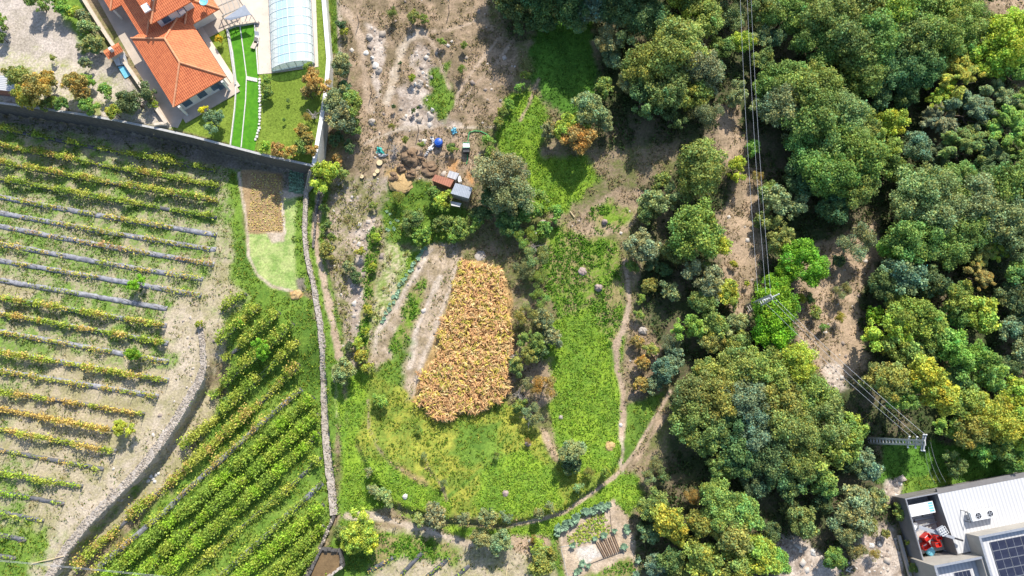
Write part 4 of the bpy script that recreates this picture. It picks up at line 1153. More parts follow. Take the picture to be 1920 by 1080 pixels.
# ---------------------------------------------------------------- dry maize
CORN = [(866, 490), (892, 488), (915, 505), (940, 515), (960, 560), (956, 640), (950, 742), (915, 764), (828, 788), (774, 752), (800, 680), (832, 600)]
def maize():
    rng = np.random.default_rng(77)
    cw = [(P(x, y, 0.6).x, P(x, y, 0.6).y) for x, y in CORN]
    x0, x1 = min(p[0] for p in cw), max(p[0] for p in cw)
    y0, y1 = min(p[1] for p in cw), max(p[1] for p in cw)
    n = int((x1 - x0) * (y1 - y0) * 11)
    x, y = rng.uniform(x0, x1, n), rng.uniform(y0, y1, n)
    ok = poly_sd(x, y, cw) + (fbm(x, y, 1.6, 71, 3) - 0.5) * 3.0 - rng.random(n) * 0.35 > 0
    x, y = x[ok], y[ok]
    n = len(x)
    z = hgt(x, y)
    hh = rng.uniform(1.2, 1.7, n) * (0.8 + 0.4 * fbm(x, y, 2.0, 75, 2))
    Vs, Fs, Ts = [], [], []
    cols = np.array([(0.72, 0.44, 0.20), (0.66, 0.38, 0.17), (0.76, 0.54, 0.25), (0.68, 0.54, 0.11), (0.50, 0.28, 0.12), (0.46, 0.44, 0.08)])
    pc = rng.choice(len(cols), n, p=[0.27, 0.2, 0.2, 0.17, 0.1, 0.06])
    off = 0
    for q in range(9):                       # nine strap leaves arching off each stalk
        a = rng.uniform(0, 2 * math.pi, n)
        z0 = z + hh * rng.uniform(0.35, 0.95, n)
        L = rng.uniform(0.35, 0.75, n)
        w = rng.uniform(0.035, 0.075, n)
        dx, dy = np.cos(a), np.sin(a)
        sx, sy = -dy * w, dx * w
        rise, fall = rng.uniform(0.0, 0.22, n), rng.uniform(0.1, 0.5, n)
        ring = []
        for t, zz, ww in ((0.0, 0 * rise, 0.6), (0.5, rise, 1.0), (1.0, rise - fall, 0.25)):
            cx, cy, cz = x + dx * L * t, y + dy * L * t, z0 + zz
            ring += [np.stack([cx + sx * ww, cy + sy * ww, cz], -1), np.stack([cx - sx * ww, cy - sy * ww, cz + 0.02], -1)]
        V = np.stack(ring, 1).reshape(-1, 3)
        b = off + np.arange(n)[:, None] * 6
        Fs += [b + np.array([0, 1, 3, 2]), b + np.array([2, 3, 5, 4])]
        Vs.append(V)
        Ts.append(np.repeat(np.clip(cols[pc] * (1 + 0.25 * rng.normal(size=(n, 1))), 0.05, 0.9), 6, 0))
        off += n * 6
    st = np.stack([np.stack([x - 0.02, y, z], -1), np.stack([x + 0.02, y, z], -1), np.stack([x + 0.015, y, z + hh], -1), np.stack([x - 0.015, y, z + hh], -1)], 1).reshape(-1, 3)
    Fs.append(off + np.arange(n * 4).reshape(-1, 4))
    Vs.append(st)
    Ts.append(np.tile([0.55, 0.38, 0.17], (n * 4, 1)))
    me = np_mesh('maize_crop', np.concatenate(Vs), np.concatenate(Fs), M['dryleaf'], np.concatenate(Ts))
    tag(link('maize_crop', me), 'block of dry tan maize standing beside the bare furrows', 'maize', kind='stuff')
maize()

# ---------------------------------------------------------------- low growth
tufts('meadow_grass', ['bright'], 13, 0.24, 3, 0.16, [(0.22, 0.40, 0.03), (0.15, 0.30, 0.025), (0.32, 0.46, 0.05), (0.26, 0.36, 0.05)], 21, 'bright green leafy grass of the meadow', 'grass')
tufts('shaded_grass', ['shadegrass'], 7, 0.24, 3, 0.18, [(0.09, 0.22, 0.02), (0.06, 0.15, 0.02), (0.14, 0.26, 0.03)], 22, 'shade-tinted green grass of the shaded meadow', 'grass')
tufts('rank_grass', ['grass', 'yellow', 'vinegreen'], 8, 0.26, 3, 0.2, [(0.17, 0.29, 0.03), (0.11, 0.20, 0.02), (0.30, 0.32, 0.04), (0.22, 0.33, 0.03)], 23, 'yellow green rank grass of the terraces', 'grass', thresh=0.38)
tufts('creeping_weeds', ['leafy'], 10, 0.30, 4, 0.28, [(0.12, 0.29, 0.02), (0.09, 0.22, 0.02), (0.17, 0.34, 0.03)], 24, 'leafy green creeping weeds', 'weeds', thresh=0.42)
tufts('vineyard_weeds', ['vine'], 9.5, 0.22, 3, 0.14, [(0.14, 0.27, 0.03), (0.19, 0.31, 0.05), (0.10, 0.20, 0.02), (0.32, 0.30, 0.08)], 25, 'green weeds between the upper vine rows', 'weeds', thresh=0.43)
tufts('olive_herbs', ['weedy', 'mixgrass'], 7, 0.26, 4, 0.4, [(0.27, 0.29, 0.06), (0.20, 0.23, 0.06), (0.36, 0.33, 0.08), (0.33, 0.24, 0.12)], 30, 'olive green and tan herbs between the lane and the furrows', 'weeds', thresh=0.47, patch=1.4)
tufts('scattered_weeds', ['weedy', 'vinedry', 'tansoil', 'track'], 3.2, 0.24, 3, 0.2, [(0.17, 0.23, 0.04), (0.26, 0.25, 0.06), (0.12, 0.18, 0.03), (0.36, 0.27, 0.12)], 26, 'scattered dull green weeds on bare soil', 'weeds', thresh=0.47, patch=1.8)
tufts('dry_grass', ['dry', 'drytan', 'scrub'], 6.5, 0.26, 3, 0.2, [(0.42, 0.31, 0.18), (0.33, 0.24, 0.13), (0.24, 0.22, 0.08), (0.17, 0.15, 0.06)], 27, 'brown dry grass and herbs of the scrub', 'grass', thresh=0.44, patch=2.0, mt='dryleaf')
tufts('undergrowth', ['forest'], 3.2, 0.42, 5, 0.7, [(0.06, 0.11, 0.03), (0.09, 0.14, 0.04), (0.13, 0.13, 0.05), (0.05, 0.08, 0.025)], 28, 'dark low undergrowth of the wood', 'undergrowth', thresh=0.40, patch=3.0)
tufts('wall_foot_weeds', ['shadesoil'], 4, 0.26, 3, 0.22, [(0.14, 0.20, 0.05), (0.20, 0.19, 0.08), (0.10, 0.15, 0.04)], 33, 'dull weeds at the foot of the retaining wall', 'weeds', thresh=0.46)
tufts('lawn_grass', ['lawn'], 7, 0.12, 2, 0.05, [(0.20, 0.28, 0.03), (0.15, 0.22, 0.025)], 29, 'short olive lawn of the house garden', 'grass', region=(-62, -28, 30, 76))

# loose stones lying about in the rocky places
def rubble():
    rng = np.random.default_rng(41)
    n = 60000
    x, y = rng.uniform(-85, 85, n), rng.uniform(-20, 76, n)
    gid, t, _ = kind_at(x, y)
    p = np.select([np.isin(gid, [GN.index('rock')]), np.isin(gid, [GN.index(k) for k in ('track', 'weedy', 'ridge', 'whitish')]), np.isin(gid, [GN.index(k) for k in ('dry', 'drytan')])], [0.55, 0.10, 0.05], 0)
    ok = rng.random(n) < p
    x, y = x[ok], y[ok]
    n = len(x)
    z = hgt(x, y)
    s = rng.gamma(2.0, 0.075, n).clip(0.06, 0.65)
    base = np.array([(-1, -1, -.4), (1, -1, -.4), (1, 1, -.4), (-1, 1, -.4), (-.7, -.7, .8), (.7, -.7, .8), (.7, .7, .8), (-.7, .7, .8)])
    V = base[None] * s[:, None, None] * rng.uniform(0.6, 1.3, (n, 8, 3)) * np.array([1, 0.8, 0.55])
    a = rng.uniform(0, 6.28, n)
    ca, sa = np.cos(a)[:, None], np.sin(a)[:, None]
    V = np.stack([V[..., 0] * ca - V[..., 1] * sa + x[:, None], V[..., 0] * sa + V[..., 1] * ca + y[:, None], V[..., 2] + z[:, None]], -1)
    f = np.array([(4, 5, 6, 7), (0, 1, 5, 4), (1, 2, 6, 5), (2, 3, 7, 6), (3, 0, 4, 7)])
    F = (np.arange(n)[:, None, None] * 8 + f[None]).reshape(-1, 4)
    c = np.array([(0.58, 0.50, 0.42), (0.45, 0.38, 0.31), (0.66, 0.60, 0.53), (0.36, 0.29, 0.24)])[rng.integers(0, 4, n)]
    me = np_mesh('loose_stones', V.reshape(-1, 3), F, M['dryleaf'], np.repeat(c, 8, 0))
    tag(link('loose_stones', me), 'pale loose stones strewn over the rocky ground', 'stones', kind='stuff')
rubble()

# ================================================================ built things
def offset_line(pts, d):
    out = []
    for k, p in enumerate(pts):
        t = (pts[min(k + 1, len(pts) - 1)] - pts[max(k - 1, 0)])
        out.append(Vector((p.x - t.y / math.hypot(t.x, t.y) * d, p.y + t.x / math.hypot(t.x, t.y) * d, p.z)))
    return out

def wall(name, tops, thick, material, label, seed=0, rough=0.0, cap=None, stones=0, stone_size=0.3, cap_mat=None, side_stones=0):
    """a wall along the top-centre points; foot sunk into the ground on both sides"""
    rng = random.Random(seed)
    pts = resample(tops, 0.8)
    th = thick if callable(thick) else (lambda t: thick)
    n = len(pts)
    root = empty(name, (pts[0].x, pts[0].y, hz(pts[0].x, pts[0].y)), label, 'wall')
    mb = MB()
    ring = []
    L, R = [], []
    for k, p in enumerate(pts):
        w = th(k / (n - 1)) / 2
        t = pts[min(k + 1, n - 1)] - pts[max(k - 1, 0)]
        s = Vector((-t.y, t.x, 0)).normalized()
        jl, jr, jz = (rng.uniform(-rough, rough) for _ in range(3))
        a, b = p + s * (w + jl), p - s * (w + jr)
        za, zb = hz(*(p + s * (w + 0.3)).xy) - 0.3, hz(*(p - s * (w + 0.3)).xy) - 0.3
        ring.append([Vector((a.x, a.y, min(za, p.z - 0.15))), Vector((a.x, a.y, p.z + jz * 0.6)), Vector((b.x, b.y, p.z - jz * 0.6)), Vector((b.x, b.y, min(zb, p.z - 0.15)))])
        L.append((a, za)); R.append((b, zb))
    for k in range(n - 1):
        for q in range(3):
            mb.face([ring[k][q], ring[k + 1][q], ring[k + 1][q + 1], ring[k][q + 1]][::-1])
    mb.face(ring[0]); mb.face(ring[-1][::-1])
    mb.build('wall_body', material, root)
    if cap:
        cb = MB()
        i = 0
        for k in range(n - 1):
            d = (pts[k + 1] - pts[k])
            cb.beam(pts[k] + Vector((0, 0, 0.03)), pts[k + 1] + Vector((0, 0, 0.03)), cap, 0.09)
        cb.build('coping', cap_mat or 'white_stone', root)
    if stones:
        V, F = [], []
        r = np.random.default_rng(seed + 5)
        cnt = int(sum((b - a).length for a, b in zip(pts, pts[1:])) * stones)
        base = np.array([(-1, -1, -.7), (1, -1, -.7), (1, 1, -.7), (-1, 1, -.7), (-.8, -.8, .7), (.8, -.8, .7), (.8, .8, .7), (-.8, .8, .7)])
        fc = np.array([(4, 5, 6, 7), (0, 1, 5, 4), (1, 2, 6, 5), (2, 3, 7, 6), (3, 0, 4, 7)])
        for q in range(cnt):
            k = int(r.integers(0, n - 1))
            f = r.random()
            p = pts[k].lerp(pts[k + 1], f)
            w = th(k / (n - 1)) / 2
            t = (pts[k + 1] - pts[k]).normalized()
            s = Vector((-t.y, t.x, 0))
            if r.random() < side_stones:
                sg = 1 if r.random() < 0.5 else -1
                lo = (L if sg > 0 else R)[k][1]
                c = p + s * sg * (w + 0.02)
                c.z = r.uniform(min(lo + 0.1, p.z), p.z)
            else:
                c = p + s * r.uniform(-w * 1.05, w * 1.05)
                c.z = p.z + r.uniform(-0.07, 0.015)
            sz = stone_size * r.uniform(0.45, 1.25) * 0.5
            vv = base * sz * r.uniform(0.7, 1.25, (8, 3)) * np.array([1.2, 0.9, 0.6])
            a = r.uniform(0, 6.28)
            x_, y_ = vv[:, 0] * math.cos(a) - vv[:, 1] * math.sin(a), vv[:, 0] * math.sin(a) + vv[:, 1] * math.cos(a)
            V.append(np.stack([x_ + c.x - root.location.x, y_ + c.y - root.location.y, vv[:, 2] + c.z - root.location.z], -1))
            F.append(fc + q * 8)
        tn = np.array([(0.43, 0.37, 0.30), (0.42, 0.36, 0.29), (0.36, 0.31, 0.25), (0.52, 0.45, 0.37), (0.32, 0.27, 0.22)])[r.integers(0, 5, cnt)]
        me = np_mesh('wall_stones', np.concatenate(V), np.concatenate(F), M['dryleaf'], np.repeat(tn, 8, 0))
        link('wall_stones', me, root)['kind'] = 'stuff'
    return root

wall('retaining_wall', tw, 0.38, 'stone_dark', 'tall dark retaining wall between house terrace and vineyard', 1, 0.03, cap=0.34, cap_mat='concrete')
wall('garden_wall', ew, 0.5, 'render', 'white rendered garden wall beside the arched pool cover', 2, 0.0, cap=0.62, cap_mat='white')
wall('dry_stone_wall', [P(x - 7, y - 3, 0.15) for x, y in DRY_WALL], lambda t: 0.6 + 0.5 * min(1, t * 4), 'stone', 'broad dry stone wall stepping down to the lower vine terrace', 3, 0.1, stones=55, stone_size=0.24, side_stones=0.08)
fw = [G(x, y) + Vector((0, 0, 0.45)) for x, y in FIELD_WALL]
wall('dry_stone_wall', fw, lambda t: 0.55 + 0.55 * float(sstep(0.3, 0.7, np.array([t]))[0]), 'stone', 'long pale dry stone wall between the vineyard and the lane', 4, 0.09, stones=42, stone_size=0.20, side_stones=0.2)
fw2 = [G(x, y) + Vector((0, 0, 0.6)) for x, y in [(628, 967), (613, 1000), (600, 1030), (578, 1070), (560, 1110)]]
wall('mossy_wall', fw2, 0.4, 'stone_dark', 'narrow mossy grey wall running down beside the water basin', 5, 0.06, stones=9, stone_size=0.25)
lw = [G(x, y) + Vector((0, 0, 0.35)) for x, y in [(601, 352), (596, 385), (591, 430), (588, 465)]]
wall('low_wall', lw, 0.3, 'stone_dark', 'low mossy stone edging along the shaded lane', 6, 0.05, stones=6, stone_size=0.2)

# ---------------------------------------------------------------- paved ground by the house
def slab(name, px, z, th, material, kind='structure'):
    mb = MB().prism([P(x, y, z).xy for x, y in px], z - th, z)
    o = mb.build(name, material)
    if kind: o['kind'] = kind
    return o
slab('patio', [(150, -60), (316, 236), (333, 240), (345, 217), (440, 162), (432, 155), (386, 73), (425, 53), (452, 47), (450, 10), (452, -60)], ZT + 0.05, 0.4, 'paving')
slab('pool_deck', [(452.4, -60), (450.4, 10), (452.4, 46.8), (480, 43), (486, 139), (511, 137), (597, 125), (590, -60)], ZT + 0.056, 0.4, 'paving_pale')
slab('lawn', [(429, 52), (450, 48.5), (456, 95), (462, 143), (460.5, 187), (452, 277), (434, 272), (445, 160), (438, 100)], ZT + 0.03, 0.2, 'turf')
slab('lawn', [(451.2, 48.2), (477, 44), (480, 90), (484, 140), (486, 185), (485, 235), (477, 283), (453.4, 277), (461.8, 187), (463.3, 143), (457.3, 95)], ZT + 0.03, 0.2, 'turf')
def edging(px, w, h, label, material='white_stone', blocks=False):
    pts = resample([P(x, y, ZT) for x, y in px], 0.55)
    root = empty('edging', pts[0], label, 'edging')
    rng = random.Random(int(px[0][0]))
    if blocks:
        for p in pts:
            MB().box(p + Vector((rng.uniform(-.05, .05), rng.uniform(-.05, .05), h / 2)), (w * rng.uniform(.8, 1.2), w * rng.uniform(.8, 1.2), h * rng.uniform(.8, 1.3)), rng.uniform(0, 3)).build('stone', material, root)
    else:
        mb = MB()
        for a, b in zip(pts, pts[1:]): mb.beam(a + Vector((0, 0, h / 2)), b + Vector((0, 0, h / 2)), w, h)
        mb.build('kerb', material, root)
edging([(427, 51), (437, 100), (444, 160), (441, 205), (433, 273)], 0.16, 0.30, 'white kerb on the house side of the bright turf strips')
edging([(450.5, 48.5), (456.6, 95), (462.6, 143), (461, 187), (452.6, 277)], 0.13, 0.14, 'thin white kerb dividing the two bright turf strips')
edging([(478, 44), (481, 90), (485, 140)], 0.16, 0.22, 'white kerb between turf strip and pool deck')
edging([(487, 150), (488, 185), (487, 240), (480, 262)], 0.34, 0.2, 'row of white stones along the lower turf strip', blocks=True)
st = empty('garden_steps', P(471, 146, ZT), 'short flight of white steps across the bright turf', 'steps')
for k in range(7):
    c = P(463.8 + k * 2.9, 146.5 + 0.6 * k, ZT + 0.1)
    MB().box((c.x, c.y, ZT + 0.08), (0.2, 0.62, 0.12), 0.05).build('tread', 'white_stone', st)
wall('kerb_wall', [P(x, y, ZT + 0.45) for x, y in [(425, 53), (431, 90), (437, 130), (441, 158)]], 0.22, 'concrete', 'grey low wall between house lawn and bright turf', 7)
wall('parapet_wall', [P(x, y, ZT + 0.5) for x, y in [(424, 52), (440, 46), (455, 44), (478, 40), (485, 41)]], 0.28, 'concrete', 'grey parapet at the head of the bright turf strips', 8, cap=0.36, cap_mat='cream')
wall('boundary_wall', [P(x, y, ZT + 0.8) for x, y in [(135, -40), (160, 4), (190, 52), (222, 100), (255, 148), (285, 192), (312, 231)]], 0.4, 'cream', 'long cream boundary wall along the house driveway', 9, cap=0.5, cap_mat='cream')
wall('end_wall', [P(x, y, ZT + 0.8) for x, y in [(288, 233), (300, 231), (312, 231)]], 0.4, 'cream', 'cream wall end turning at the driveway corner', 10)

# ---------------------------------------------------------------- the house
ZE = ZT + 3.0
hS, hE, hW = P(325, 201, ZE), P(424, 143.5, ZE), P(247.6, 70.6, ZE)
ha = (hE - hS).normalized()
hb_ = Vector((-ha.y, ha.x, 0))
LA, LB = (hE - hS).length, (hW - hS).dot(hb_)
house = empty('house', (hS.x + ha.x * LA / 2 + hb_.x * LB / 2, hS.y + ha.y * LA / 2 + hb_.y * LB / 2, ZT), 'white house with orange hipped tile roofs on two storeys', 'house')
HANG = math.atan2(ha.y, ha.x)
def hl(a, b, z): return Vector((hS.x + ha.x * a + hb_.x * b, hS.y + ha.y * a + hb_.y * b, z))
def hloc(p): return (p - hS).dot(ha), (p - hS).dot(hb_)

def hip_roof(a0, b0, la, lb, z, pitch, parent, name='roof', tile='tile'):
    mb = MB()
    A, B, C, D = (a0, b0), (a0 + la, b0), (a0 + la, b0 + lb), (a0, b0 + lb)
    if la <= lb:
        r0, r1, hh = (a0 + la / 2, b0 + la / 2), (a0 + la / 2, b0 + lb - la / 2), la / 2 * pitch
        faces = [(A, B, r0), (B, C, r1, r0), (C, D, r1), (D, A, r0, r1)]
    else:
        r0, r1, hh = (a0 + lb / 2, b0 + lb / 2), (a0 + la - lb / 2, b0 + lb / 2), lb / 2 * pitch
        faces = [(A, B, r1, r0), (B, C, r1), (C, D, r0, r1), (D, A, r0)]
    for f in faces:
        pts = [hl(p[0], p[1], z + (hh if p in (r0, r1) else 0)) for p in f]
        e = (pts[1] - pts[0]).normalized()
        up = (pts[2] - pts[0]); up = (up - e * up.dot(e)).normalized()
        mb.face(pts, [((p - pts[0]).dot(e), (p - pts[0]).dot(up)) for p in pts])
    cs = [hl(p[0], p[1], z) for p in (A, B, C, D)]
    lo = [c - Vector((0, 0, 0.16)) for c in cs]
    for k in range(4):
        mb.face([lo[k], lo[(k + 1) % 4], cs[(k + 1) % 4], cs[k]], [(0, 0)] * 4)
    mb.face(lo[::-1], [(0, 0)] * 4)
    roof = mb.build(name, tile, parent)
    q0, q1 = hl(*r0, z + hh), hl(*r1, z + hh)
    segs = [(cs[0], q0), (cs[1], q0 if la <= lb else q1), (cs[2], q1), (cs[3], q1 if la <= lb else q0)]
    if (q1 - q0).length > 0.3: segs.append((q0, q1))
    for s, e in segs:
        MB().tube([s + Vector((0, 0, 0.03)), e + Vector((0, 0, 0.05))], 0.15, 8).build('ridge_cap', 'ridge', roof)
    return roof

def house_block(a0, b0, la, lb, z0, z1, inset=0.55):
    poly = [hl(a0 + inset, b0 + inset, 0).xy, hl(a0 + la - inset, b0 + inset, 0).xy, hl(a0 + la - inset, b0 + lb - inset, 0).xy, hl(a0 + inset, b0 + lb - inset, 0).xy]
    return MB().prism(poly, z0, z1).build('wall', 'render', house)

def window(parent, a, b, z, w, h, side, door=False):
    """window or door in a house wall; side 'a' faces along -b, 'b' along +a"""
    c = hl(a, b, z)
    rz = HANG if side == 'a' else HANG + math.pi / 2
    f = MB().box(c, (w + 0.16, 0.10, h + 0.16), rz).build('door' if door else 'window', 'white', parent)
    MB().box(c, (w, 0.16, h), rz).build('pane', 'glasspane', f)

house_block(0, 0, LA, LB, ZT - 0.1, ZE - 0.16)
hip_roof(0, 0, LA, LB, ZE, 0.42, house)
wa, wb = hloc(P(228, 10, ZE)); wa2, wb2 = hloc(P(260, 61, ZE))
a2 = (wa + wa2) / 2
house_block(a2, LB - 2.2, LA - a2 - 0.3, 17, ZT - 0.1, ZE - 0.12)
hip_roof(a2, LB - 2.2, LA - a2 - 0.02, 17, ZE + 0.04, 0.42, house)
ZU = ZE + 3.0
ua, ub = hloc(P(283.5, 45, ZU)); ua2, _ = hloc(P(367, 2, ZU))
house_block(ua, ub, ua2 - ua, 13, ZT, ZU - 0.2, 0.75)
hip_roof(ua, ub, ua2 - ua, 13, ZU, 0.42, house)
ea, eb = hloc(P(368, 42, ZE)); ea2, _ = hloc(P(411, 16, ZE))
house_block(ea - 2, eb, ea2 - ea + 2, 9, ZT - 0.1, ZE - 0.2, 1.2)
hip_roof(ea - 2, eb, ea2 - ea + 2, 9, ZE + 0.08, 0.42, house)
pa, pb = hloc(P(207, 20, ZE))
hip_roof(pa, pb, 3.4, 9, ZE - 0.03, 0.42, house, 'porch_roof')
for q in (0.35, 2.6): MB().box(hl(pa + q, pb + 0.4, (ZT + ZE) / 2), (0.28, 0.28, ZE - ZT - 0.2), HANG).build('column', 'render', house)
for x in (1.8, 4.3, 6.6): window(house, x, 0.55, ZT + 1.45, 1.3, 1.3, 'a')
window(house, LA - 1.6, 0.55, ZT + 1.1, 1.0, 2.1, 'a', True)
for y in (2.2, 5.2, 8.2): window(house, LA - 0.55, y, ZT + 1.5, 1.2, 1.2, 'b')
for x in (ua + 2.0, ua + 4.6): window(house, x, ub + 0.75, ZU - 1.5, 1.2, 1.2, 'a')
for x in (0.7, LA - 0.9): MB().box(hl(x, -0.25, (ZT + ZE) / 2 - 0.05), (0.32, 0.32, ZE - ZT - 0.2), HANG).build('column', 'render', house)
MB().box(hl(LA / 2 + 0.1, -0.35, ZT + 0.12), (LA + 0.5, 1.9, 0.16), HANG).build('porch_floor', 'paving', house)
MB().box(hl(LA + 0.35, LB / 2, ZT + 0.12), (0.9, LB + 1.0, 0.152), HANG).build('side_path', 'paving_pale', house)
sk = P(274, 15, ZU + 0.9)
MB().box(sk, (1.0, 1.3, 0.25), HANG).build('skylight', 'white', house)
ch = hl(ua + 2.4, ub + 2.6, ZU + 1.1)
chim = MB().box(ch, (0.7, 0.7, 1.9), HANG).build('chimney', 'render', house)
MB().box(ch + Vector((0, 0, 1.0)), (0.9, 0.9, 0.12), HANG).build('chimney_cap', 'ridge', chim)
ac = hl(ua2 - 2.6, ub + 0.35, ZU - 1.2)
MB().box(ac, (0.9, 0.4, 0.7), HANG).build('air_conditioner', 'white', house)
# dish on the east wing
dp = P(383, 4, ZE + 1.6)
dish = empty('satellite_dish', dp - Vector((0, 0, 0.9)), 'pale blue satellite dish on the orange roof', 'dish')
MB().tube([dp - Vector((0, 0, 0.9)), dp], 0.05, 6).build('mast', 'steel', dish)
MB().lathe(dp, [(0.05, -0.05), (0.35, 0.02), (0.62, 0.16), (0.66, 0.19), (0.36, 0.06), (0.02, 0.0)], 16).build('reflector', 'cyan', dish)
MB().tube([dp + Vector((0.6, 0, 0.15)), dp + Vector((0.1, -0.1, 0.75))], 0.03, 5).build('feed_arm', 'white', dish)
# shade sail on the patio
sp4 = [P(420, 35, ZT + 2.5), P(458, 9, ZT + 2.9), P(471, 27, ZT + 2.4), P(432, 38, ZT + 2.3)]
sail = empty('awning', (sum((p.x for p in sp4)) / 4, sum((p.y for p in sp4)) / 4, ZT), 'grey blue sloping awning beside the turf strips', 'awning')
MB().face(sp4).face([p - Vector((0, 0, 0.05)) for p in sp4[::-1]]).build('canopy', 'greysheet', sail)
for p in sp4: MB().tube([Vector((p.x, p.y, ZT + 0.05)), p - Vector((0, 0, 0.06))], 0.05, 6).build('post', 'steel', sail)
# pergola bars
pgl = empty('pergola', P(425, 15, ZT), 'open steel pergola frame beside the house', 'pergola')
for k in range(4):
    a, b = P(412 + k * 9, -6 - k * 3, ZT + 2.5), P(424 + k * 9, 26 - k * 3, ZT + 2.5)
    MB().beam(a, b, 0.1).build('beam', 'palewall', pgl)
for a, b in (((408, 12), (446, -4)), ((416, 30), (452, 14))):
    MB().beam(P(*a, ZT + 2.4), P(*b, ZT + 2.4), 0.12).build('rail', 'palewall', pgl)
    for e in (a, b):
        q = P(*e, ZT + 2.4)
        MB().beam(Vector((q.x, q.y, ZT + 0.05)), q, 0.1).build('post', 'palewall', pgl)
# barbecue house, panels and tarpaulin by the boundary wall
bc = P(211, 94, ZT + 2.2)
bbq = empty('barbecue', (bc.x, bc.y, ZT), 'small tiled barbecue house on the cream boundary wall', 'barbecue')
MB().box((bc.x, bc.y, ZT + 0.95), (2.0, 1.0, 1.9), HANG).build('wall', 'cream', bbq)
rb = MB()
ax, bx = ha * 1.25, hb_ * 0.85
c0 = Vector((bc.x, bc.y, ZT + 1.95)); up = Vector((0, 0, 0.5))
for s in (1, -1):
    pts = [c0 - ax * s - bx * s, c0 + ax * s - bx * s, c0 + ax * s + up, c0 - ax * s + up]
    rb.face(pts, [(0, 0), (2.5, 0), (2.5, 1), (0, 1)])
rb.face([c0 - ax - bx, c0 - ax + up, c0 - ax + bx], [(0, 0)] * 3).face([c0 + ax - bx, c0 + ax + bx, c0 + ax + up], [(0, 0)] * 3)
rb.build('roof', 'tile', bbq)
MB().box(c0 + up + Vector((0.1, -0.2, 0.25)), (0.45, 0.45, 0.7), HANG).build('chimney', 'render', bbq)
def tilted_sheet(name, px, zs, material, label, cat, posts=None, th=0.05, part='sheet'):
    pts = [P(x, y, z) for (x, y), z in zip(px, zs)]
    c = sum(pts, Vector()) / len(pts)
    g = hz(c.x, c.y)
    root = empty(name, (c.x, c.y, g), label, cat)
    if poly_area([p.xy for p in pts]) < 0: pts = pts[::-1]
    mb = MB()
    e = (pts[1] - pts[0]).normalized()
    u2 = pts[2] - pts[0]; u2 = (u2 - e * u2.dot(e)).normalized()
    uv = [((p - pts[0]).dot(e), (p - pts[0]).dot(u2)) for p in pts]
    mb.face(pts, uv)
    lo = [p - Vector((0, 0, th)) for p in pts]
    mb.face(lo[::-1], [(0, 0)] * len(pts))
    for k in range(len(pts)):
        q = (k + 1) % len(pts)
        mb.face([lo[k], lo[q], pts[q], pts[k]], [(0, 0)] * 4)
    mb.build(part, material, root)
    if posts:
        for p in pts: MB().tube([Vector((p.x, p.y, hz(p.x, p.y) - 0.05)), p - Vector((0, 0, th))], 0.035, 6).build('leg', posts, root)
    return root
tilted_sheet('solar_water_panel', [(209, 104), (221, 101), (227, 122), (218, 123)], [ZT + 1.2, ZT + 1.2, ZT + 0.5, ZT + 0.5], 'sheet', 'pale lavender water heating panel beside the barbecue house', 'panel', 'steel')
tilted_sheet('solar_water_panel', [(222, 100.8), (233, 98), (240, 119), (228, 122)], [ZT + 1.2, ZT + 1.2, ZT + 0.5, ZT + 0.5], 'sheet', 'pale lavender water heating panel leaning at the boundary wall', 'panel', 'steel')
tilted_sheet('tarpaulin', [(221, 125), (241, 122), (251, 138), (234, 147)], [ZT + 0.4, ZT + 0.4, ZT + 0.15, ZT + 0.15], 'cyan', 'cyan tarpaulin spread on the gravel by the boundary wall', 'tarpaulin', None, 0.03)
# white shed at the edge of the yard
ws = P(5, 155, ZT + 2.0)
shed = empty('shed', (ws.x, ws.y, ZT), 'white roofed shed with red wall on the terrace edge', 'shed')
MB().box((ws.x, ws.y, ZT + 0.9), (3.4, 2.4, 1.9), -0.12).build('wall', 'brickred', shed)
r4 = [P(-22, 139, ZT + 2.3), P(30, 144, ZT + 2.3), P(27, 172, ZT + 1.95), P(-24, 166, ZT + 1.95)]
MB().face(r4[::-1], [(0, 0), (0, 3), (4, 3), (4, 0)]).face([p - Vector((0, 0, .06)) for p in r4], [(0, 0)] * 4).build('roof', 'whitemetal', shed)
# deck chairs on the pool deck
for (x, y, rz, lb) in ((482.5, 76, 1.5, 'white deck lounger on the pool deck beside the kerb'), (478, 86, 1.2, 'beige cushioned lounger at the edge of the bright turf')):
    c = P(x, y, ZT + 0.06)
    ln = empty('lounger', (c.x, c.y, ZT + 0.056), lb, 'lounger')
    cz, sz = math.cos(rz), math.sin(rz)
    MB().box((c.x, c.y, ZT + 0.38), (1.3, 0.65, 0.1), rz).build('seat', 'white' if 'white' in lb else 'cream', ln)
    e = Vector((c.x + cz * 0.62, c.y + sz * 0.62, ZT + 0.40))
    MB().beam(e, e + Vector((cz * 0.5, sz * 0.5, 0.42)), 0.65, 0.08).build('backrest', 'white' if 'white' in lb else 'cream', ln)
    for dx in (-0.5, 0.5):
        for dy in (-0.25, 0.25):
            q = Vector((c.x + cz * dx - sz * dy, c.y + sz * dx + cz * dy, 0))
            MB().beam((q.x, q.y, ZT + 0.05), (q.x, q.y, ZT + 0.34), 0.05).build('leg', 'white', ln)

